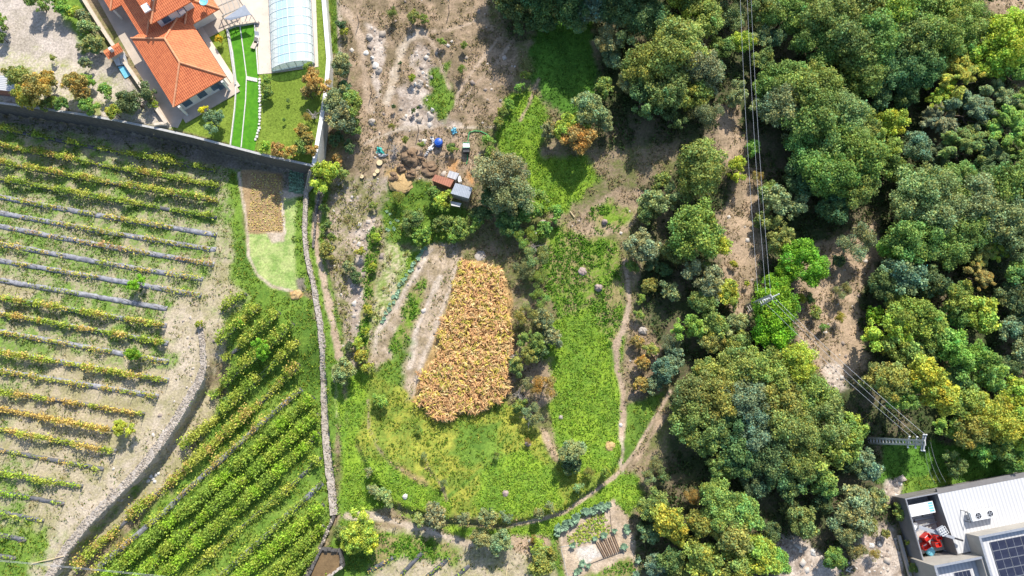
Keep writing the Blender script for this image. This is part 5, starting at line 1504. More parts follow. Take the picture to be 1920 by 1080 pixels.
# ---------------------------------------------------------------- arched pool cover
BL_, BR_ = P(512, 136, ZT + 0.06), P(590, 121, ZT + 0.06)
pa_ = (BR_ - BL_).normalized()
pb_ = (P(506, 0, ZT + 0.06) - BL_).normalized()
PW, PZ = (BR_ - BL_).length, ZT + 0.06
pool = empty('pool_cover', BL_ + pa_ * PW / 2, 'long arched translucent pool cover with white ribs', 'pool cover')
wp = [BL_ + pa_ * 0.9 + pb_ * 1.3, BL_ + pa_ * (PW - 0.9) + pb_ * 1.3, BL_ + pa_ * (PW - 0.9) + pb_ * 19, BL_ + pa_ * 0.9 + pb_ * 19]
struct(MB().prism([p.xy for p in wp], PZ - 0.02, PZ + 0.03).build('pool_water', 'poolwater'))
def arc(t, s, dz=0.0, grow=0.0):
    """point of the cover: t 0..1 across, s metres along"""
    a = math.pi * t
    x = PW / 2 - (PW / 2 + grow) * math.cos(a) * (0.86 + 0.14 * abs(math.cos(a)))
    return BL_ + pa_ * x + pb_ * s + Vector((0, 0, 0.42 + (1.55 + grow) * math.sin(a) ** 0.85 + dz))
NB, BAY = 12, 1.52
for s0, s1 in ((0, 0), (1, 1)):
    e = BL_ + pa_ * (PW * s0)
    MB().beam(e + Vector((0, 0, 0.21)), e + pb_ * NB * BAY + Vector((0, 0, 0.21)), 0.18, 0.42).build('plinth', 'concrete', pool)
for e in (0, NB * BAY):
    MB().beam(BL_ + pb_ * e + Vector((0, 0, 0.2)), BR_ + pb_ * e + Vector((0, 0, 0.2)), 0.2, 0.41).build('plinth', 'concrete', pool)
T = [k / 16 for k in range(17)]
for k in range(NB):
    for h0, h1 in ((0, 8), (8, 16)):
        mb = MB()
        for q in range(h0, h1):
            mb.face([arc(T[q], k * BAY + 0.03), arc(T[q + 1], k * BAY + 0.03), arc(T[q + 1], (k + 1) * BAY - 0.03), arc(T[q], (k + 1) * BAY - 0.03)][::-1])
        mb.build('panel', 'poly', pool, True)
for k in range(NB + 1):
    MB().tube([arc(t, k * BAY, 0.0, 0.03) for t in T], 0.05, 6).build('rib', 'white', pool)
MB().tube([arc(0.5, 0, 0.03), arc(0.5, NB * BAY, 0.03)], 0.045, 6).build('ridge_bar', 'white', pool)
for t in (0.14, 0.24, 0.33, 0.41, 0.62, 0.72, 0.84):
    MB().tube([arc(t, 0, 0.0, 0.02), arc(t, NB * BAY, 0.0, 0.02)], 0.016, 4).build('purlin', 'white', pool)
gm = MB()
for q in range(16):
    a, b = arc(T[q], 0.02), arc(T[q + 1], 0.02)
    za = BL_.z + 0.4
    gm.face([Vector((a.x, a.y, za)), Vector((b.x, b.y, za)), b, a])
gm.build('end_panel', 'poly', pool)
for t in (0.3, 0.43, 0.57, 0.7):
    p = arc(t, -0.01)
    MB().beam(Vector((p.x, p.y, BL_.z + 0.4)), p, 0.06).build('mullion', 'palewall', pool)

# ---------------------------------------------------------------- building with the white roof
ZG = -1.05
ZR = ZG + 2.8
bA, bB, bC = P(1699.4, 937, ZR), P(1920, 894.4, ZR), P(1734.5, 1049, ZR)
ba = (bB - bA).normalized()
bb = Vector((ba.y, -ba.x, 0))
BANG = math.atan2(ba.y, ba.x)
def bl(a, b, z): return Vector((bA.x + ba.x * a + bb.x * b, bA.y + ba.y * a + bb.y * b, z))
def bloc(p): return (p - bA).dot(ba), (p - bA).dot(bb)
LY = (bC - bA).length
YA = bloc(P(1757.4, 927.8, ZR))[0]
YA2 = bloc(P(1796, 1041, ZR))[0]
V1a, V1b = bloc(P(1810, 1000, ZR))
FAR = 36.0
bld = empty('industrial_building', bl(12, 6, ZG), 'grey building with white profiled roof, open yard and solar panels', 'building')
def bbox(name, a0, a1, b0, b1, z0, z1, material, parent=bld):
    return MB().prism([bl(a0, b0, 0).xy, bl(a1, b0, 0).xy, bl(a1, b1, 0).xy, bl(a0, b1, 0).xy], z0, z1).build(name, material, parent)
T_ = 0.22
bbox('yard_wall', 0, YA + 0.1, -T_, 0, ZG - 1, ZR + 0.12, 'greywall')
bbox('yard_wall', -T_, 0, -T_, LY + 0.05, ZG - 1, ZR + 0.1, 'greywall')
bbox('yard_floor', 0, YA2 + 0.5, 0.02, LY - 0.02, ZG - 0.8, ZG + 0.08, 'concrete')
for a0, a1, b0, b1 in ((-0.24, YA + 0.1, -0.16, -0.06), (-0.16, -0.06, -0.05, LY)):
    bbox('coping', a0, a1, b0, b1, ZR + 0.1, ZR + 0.16, 'steel')
# main hall under the profiled roof (an L round the tall block)
hall = [bl(YA, -T_, 0), bl(FAR, -T_, 0), bl(FAR, V1b + 0.4, 0), bl(V1a + 0.5, V1b + 0.4, 0), bl(V1a + 0.5, LY + 0.3, 0), bl(YA2, LY + 0.3, 0)]
MB().prism([p.xy for p in hall], ZG - 1, ZR - 0.08).build('hall_wall', 'greywall', bld)
def roof_sheet(poly, z, parent, name='roof', material='whitemetal', th=0.06):
    mb = MB()
    pts = [bl(a, b, z) for a, b in poly]
    if poly_area([p.xy for p in pts]) < 0: pts, poly = pts[::-1], poly[::-1]
    mb.face(pts, [(a, b) for a, b in poly])
    n = len(pts)
    lo = [p - Vector((0, 0, th)) for p in pts]
    mb.face(lo[::-1], [(0, 0)] * n)
    for k in range(n): mb.face([lo[k], lo[(k + 1) % n], pts[(k + 1) % n], pts[k]], [(0, 0)] * 4)
    return mb.build(name, material, parent)
roof_sheet([(YA + 0.05, 0.05), (FAR, 0.05), (FAR, V1b + 0.1), (V1a + 0.1, V1b + 0.1), (V1a + 0.1, LY + 0.1), (YA2 + 0.05, LY + 0.1)], ZR + 0.02, bld)
bbox('roof_edge', YA + 0.12, FAR, -0.62, 0.04, ZR - 0.35, ZR + 0.045, 'greywall')
def tall_block(a0, a1, b0, b1, ztop, name):
    t = 0.24
    w = bbox(name, a0, a1, b0, b0 + t, ZG - 1, ztop, 'palewall')
    bbox(name, a0, a0 + t, b0 + t, b1, ZG - 1, ztop, 'palewall')
    bbox(name, a1 - t, a1, b0 + t, b1, ZG - 1, ztop, 'palewall')
    bbox(name, a0 + t, a1 - t, b1 - t, b1, ZG - 1, ztop, 'palewall')
    for q in ((a0 - 0.03, a1 + 0.03, b0 - 0.03, b0 + t + 0.03), (a0 - 0.03, a0 + t + 0.03, b0 + t + 0.03, b1)):
        bbox('coping', *q, ztop, ztop + 0.05, 'steel')
    return w
Z1 = ZR + 2.7
tall_block(V1a, FAR, V1b, V1b + 16, Z1, 'parapet_wall')
roof_sheet([(V1a + 0.2, V1b + 0.2), (FAR - 0.2, V1b + 0.2), (FAR - 0.2, V1b + 15.8), (V1a + 0.2, V1b + 15.8)], Z1 - 0.75, bld, 'roof')
Z2 = ZR + 2.35
V2a1 = bloc(P(1846, 1046, Z2))[0]
tall_block(-0.1, min(V2a1, V1a - 0.05), LY + 0.32, LY + 14, Z2, 'parapet_wall')
roof_sheet([(0.1, LY + 0.5), (V2a1 - 0.3, LY + 0.5), (V2a1 - 0.3, LY + 13.8), (0.1, LY + 13.8)], Z2 - 1.5, bld, 'roof')
# solar panels, each one a thing resting on the roof
def solar(a, b, z, w, d, label, group):
    c = bl(a + w / 2, b + d / 2, z)
    r = empty('solar_panel', c, label, 'solar panel', group)
    bbox('frame', a, a + w, b, b + d, z, z + 0.05, 'steel', r)
    for q in (0, 1):
        bbox('cell_field', a + 0.03 + q * w / 2, a + w / 2 - 0.015 + q * w / 2, b + 0.03, b + d - 0.03, z + 0.04, z + 0.062, 'panel', r)
sa, sb = bloc(P(1856, 1016.7, Z1 - 0.6))
for i in range(5):
    for j in range(6):
        solar(sa + i * 2.12, sb + j * 1.18, Z1 - 0.66, 2.06, 1.13, 'dark solar panel in the array on the higher white roof', 'solar panels of the roof array')
s2a, s2b = bloc(P(1789, 1074, Z2 - 1.4))
for i in range(2):
    solar(s2a + i * 1.1, s2b, Z2 - 1.44, 1.05, 1.7, 'dark solar panel on the low corner roof behind the parapet', 'solar panels of the corner roof')
# air conditioning unit
ac1 = bloc(P(1822, 972, ZR + 1.2)); ac2 = bloc(P(1872, 953, ZR + 1.2))
aa, bb0 = ac1[0], ac1[1] - 0.75
unit = empty('air_conditioner', bl(aa + 1.8, bb0 + 0.5, ZR + 0.02), 'white double fan air conditioner standing on the profiled roof', 'air conditioner')
bbox('casing', aa, aa + 3.5, bb0, bb0 + 1.15, ZR + 0.5, ZR + 1.25, 'white', unit)
for q in (0.95, 2.6):
    c = bl(aa + q, bb0 + 0.57, ZR + 1.25)
    fan = MB().lathe(c, [(0.46, -0.02), (0.46, 0.07), (0.41, 0.07), (0.41, 0.02)], 20).build('fan_housing', 'white', unit)
    MB().lathe(c, [(0.405, 0.0), (0.405, 0.045)], 20).build('fan_grille', 'darkmetal', fan)
    for k in range(4):
        d = Vector((math.cos(k * 1.57 + 0.4), math.sin(k * 1.57 + 0.4), 0))
        MB().beam(c + d * 0.07 + Vector((0, 0, 0.055)), c + d * 0.36 + Vector((0, 0, 0.06)), 0.12, 0.015).build('blade', 'steel', fan)
for x in (0.1, 3.4):
    for y in (0.1, 1.05):
        MB().beam(bl(aa + x, bb0 + y, ZR), bl(aa + x, bb0 + y, ZR + 0.52), 0.07).build('leg', 'darkmetal', unit)
MB().tube([bl(aa - 0.45, bb0 - 0.3, ZR + 0.05), bl(aa - 0.4, bb0 - 0.2, ZR + 1.3), bl(aa - 0.35, bb0 + 1.2, ZR + 1.3), bl(aa - 0.35, bb0 + 1.2, ZR + 0.05)], 0.05, 6).build('pipe', 'darkmetal', unit)
# things in the yard
YF = ZG + 0.08
for k, (a0, a1, lb) in enumerate(((0.35, 2.05, 'white box container beside the yard corner'), (2.12, 4.0, 'white box container with blue striped vents in the yard'))):
    r = empty('container', bl((a0 + a1) / 2, 1.7, YF), lb, 'container')
    bbox('body', a0, a1, 1.0, 2.5, YF, YF + 1.7, 'white', r)
    bbox('lid', a0 - 0.03, a1 + 0.03, 0.97, 2.53, YF + 1.7, YF + 1.76, 'white', r)
    if k:
        for q in range(4): bbox('vent', a1 - 0.7, a1 - 0.08, 1.1 + q * 0.34, 1.32 + q * 0.34, YF + 1.76, YF + 1.79, 'cyan', r)
boom = empty('boom_lift', bl(0.7, 4.1, YF), 'grey telescopic boom lift with cage parked in the yard', 'boom lift')
bbox('chassis', 0.25, 1.5, 3.6, 4.7, YF + 0.3, YF + 0.95, 'steel', boom)
for x in (0.4, 1.35):
    for y in (3.62, 4.68):
        c = bl(x, y, YF + 0.3)
        MB().tube([c - bb * 0.12, c + bb * 0.12], 0.3, 14).build('wheel', 'darkmetal', boom)
MB().lathe(bl(0.7, 4.1, YF + 0.95), [(0.4, 0), (0.4, 0.5), (0.25, 0.9)], 14).build('turret', 'white', boom)
p0, p1 = P(1722, 988, ZR - 0.5), P(1806, 1014, ZR + 1.0)
m1, m2 = p0.lerp(p1, 0.5), p0.lerp(p1, 0.8)
for a, b, w, nm in ((p0, m1, 0.5, 'boom_section'), (m1 - (p1 - p0) * 0.05, m2, 0.38, 'boom_section'), (m2 - (p1 - p0) * 0.05, p1, 0.24, 'boom_section')):
    MB().beam(a, b, w, w).build(nm, 'steel' if w > 0.3 else 'darkmetal', boom)
cg = P(1765, 995, ZR + 0.6)
cage = MB().box(cg, (1.1, 1.1, 0.06), BANG + 0.3).build('cage', 'steel', boom)
for i in range(4):
    o4 = (-0.48 + 0.32 * i)
    ca_, sa_ = math.cos(BANG + 0.3), math.sin(BANG + 0.3)
    for t in (0, 1):
        def R(x, y, z): return cg + Vector((x * ca_ - y * sa_, x * sa_ + y * ca_, z))
        a, b = (R(o4, -0.52, 0.55), R(o4, 0.52, 0.55)) if t else (R(-0.52, o4, 0.5), R(0.52, o4, 0.5))
        MB().beam(a, b, 0.05).build('rail', 'white', cage)
MB().beam(cg, m1.lerp(m2, 0.4), 0.12).build('jib', 'steel', boom)
for k, (x, y, rz) in enumerate(((1739, 1008, 0.5), (1760, 1008, 0.1), (1737, 1024, 0.3), (1759, 1021, 0.0))):
    c = P(x, y, YF + 0.9)
    r = empty('bin', (c.x, c.y, YF), 'red open bin standing in the yard', 'bin', 'red bins in the yard')
    w, d = (1.05, 0.7) if k in (0, 2) else (0.75, 0.6)
    for sx, sy, lx, ly in ((0, d / 2, w, 0.08), (0, -d / 2, w, 0.08), (w / 2, 0, 0.08, d), (-w / 2, 0, 0.08, d)):
        cz, sz = math.cos(BANG + rz), math.sin(BANG + rz)
        MB().box((c.x + sx * cz - sy * sz, c.y + sx * sz + sy * cz, YF + 0.5), (lx, ly, 1.0), BANG + rz).build('side', 'red', r)
    MB().box((c.x, c.y, YF + 0.45), (w - 0.08, d - 0.08, 0.4), BANG + rz).build('bottom', 'red', r)
    MB().box((c.x - 0.1, c.y + d * 0.2, YF + 0.7), (w * 0.5, d * 0.25, 0.1), BANG + rz).build('grip', 'white', r)
for k, (a, b, m) in enumerate((((1715, 975), (1757, 968), 'steel'), ((1716, 979), (1750, 973), 'palewall'), ((1770, 1032), (1793, 1038), 'steel'), ((1730, 985), (1760, 977), 'steel'), ((1735, 996), (1752, 984), 'palewall'))):
    o = MB().beam(P(*a, YF + 0.12 + k * 0.05), P(*b, YF + 0.14 + k * 0.05), 0.16, 0.12).build('steel_beam', m)
    tag(o, 'loose grey steel beam lying on the yard floor', 'beam', 'steel beams in the yard')
c = P(1745, 1034, YF + 0.5)
o = MB().lathe((c.x, c.y, YF), [(0.5, 0), (0.62, 0.3), (0.55, 0.62), (0.2, 0.75), (0.02, 0.76)], 12).build('covered_pallet', 'cyan')
tag(o, 'pallet load under pale blue sheet in the yard corner', 'pallet')
o = MB().box(bl(-0.95, 8.0, ZG - 0.1), (0.35, 6.0, 0.5), BANG).build('gutter_channel', 'palewall')
tag(o, 'pale concrete channel along the foot of the yard wall', 'channel')

# ---------------------------------------------------------------- power poles and cables
def power_pole(px, py, h, wid, w0, w1, arms, label):
    g = G(px, py)
    root = empty('power_pole', g, label, 'power pole')
    s = Vector((wid[0], wid[1], 0)).normalized()
    top = g + Vector((0, 0, h))
    for q in (-1, 1):
        MB().beam(g + s * q * w0 / 2 - Vector((0, 0, 0.2)), top + s * q * w1 / 2, 0.16, 0.24).build('flange', 'concrete', root)
    n = int(h / 0.8)
    for k in range(n + 1):
        f = k / n
        c = g + Vector((0, 0, h * f))
        w = w0 + (w1 - w0) * f
        MB().beam(c - s * w / 2, c + s * w / 2, 0.11, 0.16 if k % 3 else 0.3).build('rung', 'concrete', root)
    ends = []
    for z, half, d in arms:
        dv = Vector((d[0], d[1], 0)).normalized()
        c = g + Vector((0, 0, z))
        arm = MB().beam(c - dv * half, c + dv * half, 0.14).build('crossarm', 'steel', root)
        for q in (-1, 1):
            e = c + dv * half * q
            MB().lathe(e, [(0.05, 0.05), (0.1, 0.1), (0.06, 0.16), (0.1, 0.22), (0.04, 0.3)], 8).build('insulator', 'white', arm)
            MB().beam(e * 0.6 + c * 0.4, g + Vector((0, 0, z - 0.7)), 0.05).build('brace', 'steel', arm)
    return root, g
pA, gA = power_pole(1400, 580, 10.0, (-0.45, 0.89), 1.15, 0.5, [(9.8, 1.1, (0.9, 0.35)), (8.9, 0.8, (0.9, 0.35))], 'pale ladder-type concrete pole beside the lime green tree')
pB, gB = power_pole(1627, 826, 14.0, (0, 1), 0.75, 0.5, [(13.9, 1.0, (0.25, 0.97)), (13.4, 1.0, (0.25, 0.97)), (12.0, 0.7, (0.25, 0.97)), (10.3, 0.7, (0.25, 0.97))], 'tall grey ladder-type concrete pole with stepped steel crossarms')
def cable(a, b, sag, label, group):
    pts = [a.lerp(b, k / 14) - Vector((0, 0, 4 * sag * (k / 14) * (1 - k / 14))) for k in range(15)]
    o = MB().tube(pts, 0.015, 5).build('overhead_cable', 'wire')
    tag(o, label, 'cable', group)
zA, zB = gA.z + 10.1, gB.z + 14.1
for (x0, xa, ya, xs, ys, xb, yb, zz) in ((1391, 1421, 546, 1437, 570, 1707, 818, 10.4), (1404, 1436, 549, 1446, 560, 1724, 822, 12.2), (1411, 1445, 552, 1450, 556, 1736, 816, 14.0)):
    cable(P(x0 - 5, -60, zA + 3), P(xa, ya, zA - 0.2), 0.8, 'overhead cable from the concrete pole up the bare slope', 'cables above the bare slope')
    cable(P(xs, ys, zA - 0.2), P(xb, yb, gB.z + zz), 0.7, 'overhead cable strung between the two concrete poles', 'cables between the poles')
for (a, b) in (((1735, 843), (1753, 906)), ((1741, 839), (1763, 905)), ((1745, 829), (1773, 904))):
    cable(P(*a, gB.z + 13.6), P(*b, 1.6), 0.5, 'overhead cable from the tall pole down to the white roofed building', 'cables above the building')
cable(P(-60, 1045, 6.0), P(420, 1092, 6.5), 0.3, 'overhead cable crossing the foot of the lower vines', 'cables over the vines')
cable(P(-60, 1047, 6.0), P(420, 1094.5, 6.5), 0.34, 'overhead cable crossing the foot of the lower vines', 'cables over the vines')

# ---------------------------------------------------------------- the little farm in the clearing
def lump(name, px, py, r, h, material, label, cat, seed, group=None, sx=1.0, rough=0.22, n=22, rings=9, sink=0.12):
    """an uneven heap or boulder standing in the ground"""
    g = G(px, py)
    R = r * mpp(px, py, g.z)
    rng = np.random.default_rng(seed)
    V, F = [], []
    for k in range(rings):
        ph = (k / (rings - 1)) * math.pi / 2
        for q in range(n):
            a = 2 * math.pi * q / n
            nx, ny = math.cos(a), math.sin(a)
            w = 1 + rough * (float(fbm(np.array([nx * 2 + seed * 3.1]), np.array([ny * 2 + k * 0.35]), 1.0, 700 + seed % 9, 3)[0]) - 0.5) * 2.2
            V.append((R * sx * math.cos(ph) * nx * w, R * math.cos(ph) * ny * w, h * math.sin(ph) * w - sink))
    for k in range(rings - 1):
        for q in range(n):
            a, b = k * n + q, k * n + (q + 1) % n
            F.append((a, b, b + n, a + n))
    o = link(name, np_mesh(name, np.array(V), np.array(F), M[material], smooth=True), None, g)
    o.rotation_euler.z = rng.uniform(0, 6.28)
    return tag(o, label, cat, group)
for k, (x, y, r, h, w) in enumerate(((770, 294, 18, 1.2, 'largest brown manure heap beside the dead grey tree'), (752, 316, 9, 0.9, 'round brown manure heap below the largest one'), (740, 332, 11, 0.8, 'broad brown manure heap spreading into straw'), (771, 327, 10, 0.9, 'dark wet manure heap beside the straw'), (803, 315, 17, 0.7, 'low flat brown heap beside the tin roofed shed'), (788, 300, 9, 0.8, 'small brown heap between the two largest heaps'))):
    lump('manure_heap', x, y, r, h, 'manure', w, 'heap', 10 + k, 'manure heaps in the clearing', rough=0.42, n=30, rings=12, sink=0.25)
lump('straw_heap', 748, 340, 19, 0.45, 'straw', 'flat straw coloured heap around the manure', 'heap', 31, sx=1.3, rough=0.4)
lump('straw_heap', 556, 553, 9, 0.45, 'straw', 'small orange straw heap at the end of the little plot', 'heap', 32, sx=1.3, rough=0.35)
for k, (x, y, r, lb) in enumerate(((712, 306, 6, 'largest pale sawn tree stump in the clearing'), (708, 322, 4.5, 'pale sawn tree stump beside the straw heap'), (703, 328, 3.5, 'smallest pale sawn tree stump'), (679, 332, 4, 'pale sawn tree stump in the weeds by the lane'))):
    g = G(x, y); R = r * 0.085
    s = empty('tree_stump', g, lb, 'stump')
    MB().lathe(g, [(R * 1.1, -0.1), (R, 0.12), (R * 0.97, 0.26)], 14).build('bark', 'bark', s)
    MB().lathe(g, [(R * 0.94, 0.25), (R * 0.9, 0.275)], 14).build('cut_face', 'woodnew', s)

for k, (x, y, r, h, m, lb, c) in enumerate(((1122, 540, 8, 0.9, 'pinkrock', 'round pinkish boulder in the leafy weeds', 'boulder'), (1133, 417, 6, 0.8, 'pinkrock', 'round grey boulder on the dry slope', 'boulder'), (760, 931, 5.5, 0.45, 'white_stone', 'white boulder in the terraced meadow', 'boulder'), (1052, 782, 4.5, 0.4, 'stone', 'small pale stone in the bright meadow', 'stone'), (1144, 838, 11, 0.35, 'straw', 'pale dry mound of cut grass in the meadow', 'mound'), (697, 228, 7, 0.5, 'stone', 'grey boulder beside the dirt track', 'boulder'), (693, 70, 7, 0.6, 'stone', 'grey boulder on the rocky strip', 'boulder'), (787, 160, 6, 0.5, 'stone', 'pale outcrop boulder in the scrub clearing', 'boulder'), (998, 385, 9, 0.9, 'pinkrock', 'dark brown rock in the shrubs below the shed', 'rock'), (1020, 425, 12, 0.8, 'pinkrock', 'broken reddish rock above the creeping weeds', 'rock'), (1092, 510, 9, 0.5, 'pinkrock', 'flat reddish rock among the creeping weeds', 'rock'), (1164, 797, 4, 0.3, 'white_stone', 'white stone on the footpath', 'stone'), (901, 480, 13, 0.25, 'stone', 'flat grey slab of rock above the maize', 'rock'), (1205, 620, 9, 0.6, 'stone', 'grey rock beside the shrubs on the dry slope', 'rock'), (948, 925, 7, 0.4, 'pinkrock', 'pinkish flowering mound in the lower meadow', 'mound'), (990, 832, 6, 0.5, 'pinkrock', 'purplish mound beside the meadow path', 'mound'))):
    lump('boulder' if c in ('boulder', 'rock', 'stone') else 'mound', x, y, r, h, m, lb, c, 50 + k, rough=0.3, n=16, rings=7)
for k, (x, y) in enumerate(((283, 893), (287, 898), (292, 891), (278, 902), (297, 888), (290, 903))):
    lump('white_rock', x, y, 3.8, 0.35, 'white_stone', 'white rock fallen from the dry stone wall', 'stone', 80 + k, 'white rocks below the dry stone wall', n=10, rings=5)
rrng = random.Random(9)
for k in range(34):
    x, y = rrng.choice([(1490, 1030), (1640, 1030), (1672, 918), (705, 120), (790, 205), (800, 130)])
    x, y = x + rrng.gauss(0, 20 if y > 600 else 12), y + rrng.gauss(0, 22)
    if 1690 < x or (x > 740 and y < 125 and x < 770): continue
    lump('outcrop_rock', x, y, rrng.uniform(3, 9), rrng.uniform(0.2, 0.6), 'stone' if k % 3 else 'white_stone', 'pale rock of the bank below the wood' if y > 600 else 'pale rock of the scrub clearing', 'rock', 120 + k, 'rocks of the lower bank' if y > 600 else 'rocks of the clearing', n=9, rings=4, rough=0.5)

# shed of three roofs
def lean_shed(px, ztop, zlow, roofm, wallm, name, label):
    tops = [P(x, y, z) for (x, y), z in zip(px, [ztop, ztop, zlow, zlow])]
    c = sum(tops, Vector()) / 4
    g = hz(c.x, c.y)
    root = empty(name, (c.x, c.y, g), label, 'shed')
    ins = [p + (c - p) * 0.07 for p in tops]
    if poly_area([p.xy for p in tops]) < 0: tops, ins = tops[::-1], ins[::-1]
    MB().prism([p.xy for p in ins], g - 0.3, [p.z - 0.07 for p in ins]).build('wall', wallm, root)
    mb = MB()
    e = (tops[1] - tops[0]).normalized(); u2 = tops[2] - tops[0]; u2 = (u2 - e * u2.dot(e)).normalized()
    mb.face(tops, [((p - tops[0]).dot(e), (p - tops[0]).dot(u2)) for p in tops])
    lo = [p - Vector((0, 0, 0.05)) for p in tops]
    mb.face(lo[::-1], [(0, 0)] * 4)
    for k in range(4): mb.face([lo[k], lo[(k + 1) % 4], tops[(k + 1) % 4], tops[k]], [(0, 0)] * 4)
    mb.build('roof', roofm, root)
    return root
z0 = G(848, 350).z
lean_shed([(816, 327), (851, 337.5), (844, 351), (809, 338)], z0 + 2.3, z0 + 2.0, 'oldtile', 'brickred', 'shed', 'little shed with faded orange roof and red block wall')
lean_shed([(854, 343), (886, 352), (879, 372), (845, 362.5)], z0 + 2.2, z0 + 1.9, 'greysheet', 'palewall', 'shed', 'little shed with grey corrugated tin roof')
lean_shed([(843, 320), (861, 325), (854.5, 337), (838, 331.5)], z0 + 1.9, z0 + 1.75, 'whitemetal', 'palewall', 'shed', 'little lean-to with white sheet roof behind the orange one')
g = G(861, 341)
o = MB().box(g + Vector((0.1, 0.1, 0.5)), (0.55, 0.9, 1.1), 0.3).build('cupboard', 'white'); tag(o, 'white cupboard standing between the shed roofs', 'cupboard')
tray = tilted_sheet('plastic_trough', [(844, 377), (865, 381), (862, 388), (846, 385)], [z0 + 0.7] * 4, 'sheet', 'white plastic trough below the tin roofed shed', 'trough', 'steel', 0.3, 'basin')
# water tank, barrel, sheets, hoses
g = G(823, 270)
bar = empty('water_barrel', g, 'blue plastic water barrel beside the white sheeting', 'barrel')
MB().lathe(g, [(0.55, -0.05), (0.62, 0.1), (0.66, 0.35), (0.62, 0.4), (0.66, 0.45), (0.66, 0.75), (0.6, 0.92), (0.56, 0.95)], 20).build('body', 'blue', bar, True)
MB().lathe(g, [(0.3, 0.94), (0.3, 1.0), (0.05, 1.03)], 14).build('lid', 'blue', bar)
tk_ = G(875, 280)
ibc = empty('water_tank', tk_, 'white caged water tank with dark top beside the green hose', 'tank')
MB().box(tk_ + Vector((0, 0.2, 0.6)), (1.0, 0.75, 1.0), 0.05).build('tank', 'white', ibc)
MB().box(tk_ + Vector((0, -0.5, 0.5)), (0.95, 0.6, 0.8), 0.05).build('pump_box', 'darkmetal', ibc)
for dx in (-0.54, 0.54):
    for dy in (-0.2, 0.6): MB().beam(tk_ + Vector((dx, dy, 0)), tk_ + Vector((dx, dy, 1.2)), 0.06).build('post', 'green', ibc)
for dy in (-0.2, 0.6): MB().beam(tk_ + Vector((-0.57, dy, 1.17)), tk_ + Vector((0.57, dy, 1.17)), 0.05).build('rail', 'green', ibc)
def crumple(name, px, z, material, label, seed, cat='sheet', amp=0.18, group=None):
    """a crumpled sheet lying on the ground"""
    rng = np.random.default_rng(seed)
    c = [G(x, y) for x, y in px]
    n = 9
    V = []
    ctr = sum(c, Vector()) / 4
    for i in range(n):
        for j in range(n):
            u, v = i / (n - 1), j / (n - 1)
            p = c[0] * (1 - u) * (1 - v) + c[1] * u * (1 - v) + c[2] * u * v + c[3] * (1 - u) * v
            jx, jy = rng.normal(size=2) * 0.06
            x, y = p.x + jx, p.y + jy
            V.append((x - ctr.x, y - ctr.y, hz(x, y) - ctr.z + 0.06 + abs(rng.normal()) * amp + z * math.sin(math.pi * u) * math.sin(math.pi * v)))
    F = [(i * n + j, (i + 1) * n + j, (i + 1) * n + j + 1, i * n + j + 1) for i in range(n - 1) for j in range(n - 1)]
    o = link(name, np_mesh(name, np.array(V), np.array(F), M[material]), None, ctr)
    return tag(o, label, cat, group)
crumple('tarpaulin', [(708, 276), (716, 277), (722, 290), (706, 287)], 0.25, 'teal', 'crumpled teal tarpaulin beside the dead grey tree', 1, 'tarpaulin')
crumple('plastic_sheet', [(706, 288), (722, 291), (730, 291), (714, 296)], 0.15, 'sheet', 'white plastic sheet at the foot of the teal tarpaulin', 2)
crumple('tarpaulin', [(846, 243), (856, 240), (857, 250), (848, 253)], 0.2, 'cyan', 'crumpled cyan tarpaulin below the rocky strip', 3, 'tarpaulin')
crumple('plastic_sheet', [(807, 259), (812, 257), (816, 268), (811, 270)], 0.1, 'sheet', 'upper white plastic sheet beside the blue barrel', 4)
crumple('plastic_sheet', [(810, 271), (816, 270), (810, 284), (801, 282)], 0.1, 'sheet', 'largest white plastic sheet beside the blue barrel', 5)
crumple('plastic_sheet', [(800, 285), (805, 284), (801, 293), (796, 293)], 0.1, 'sheet', 'lower white plastic sheet beside the blue barrel', 6)
crumple('plastic_sheet', [(1002, 432), (1012, 430), (1014, 436), (1004, 440)], 0.1, 'sheet', 'white scrap of sheeting among the rocks above the weeds', 8)
def hose(px, r, material, label, cat='hose'):
    pts = resample([G(x, y) for x, y in px], 0.5)
    for p in pts: p.z = hz(p.x, p.y) + r + 0.06
    tag(MB().tube(pts, r, 6).build('hose', material), label, cat)
hose([(877, 272), (878, 258), (880, 249), (890, 246), (902, 247), (912, 252), (920, 258)], 0.07, 'green', 'green garden hose looping from the water tank')
hose([(876, 285), (877, 298), (875, 308)], 0.07, 'green', 'green garden hose running down from the pump box')
tag(MB().beam(G(1069, 397) + Vector((0, 0, 0.2)), G(1077, 408) + Vector((0, 0, 0.25)), 0.12).build('plank', 'woodnew'), 'pale plank lying in the dry grass', 'plank')
tag(MB().beam(G(952, 1058) + Vector((0, 0, 0.4)), G(948, 1082) + Vector((0, 0, 0.5)), 0.09).build('pole', 'woodnew'), 'thin yellow pole lying by the olive shrub', 'pole')
tag(MB().beam(G(122, 1042) + Vector((0, 0, 0.35)), G(62, 1056) + Vector((0, 0, 0.2)), 0.1).build('pole', 'woodnew'), 'pale pole lying across the end of the dry stone wall', 'pole')
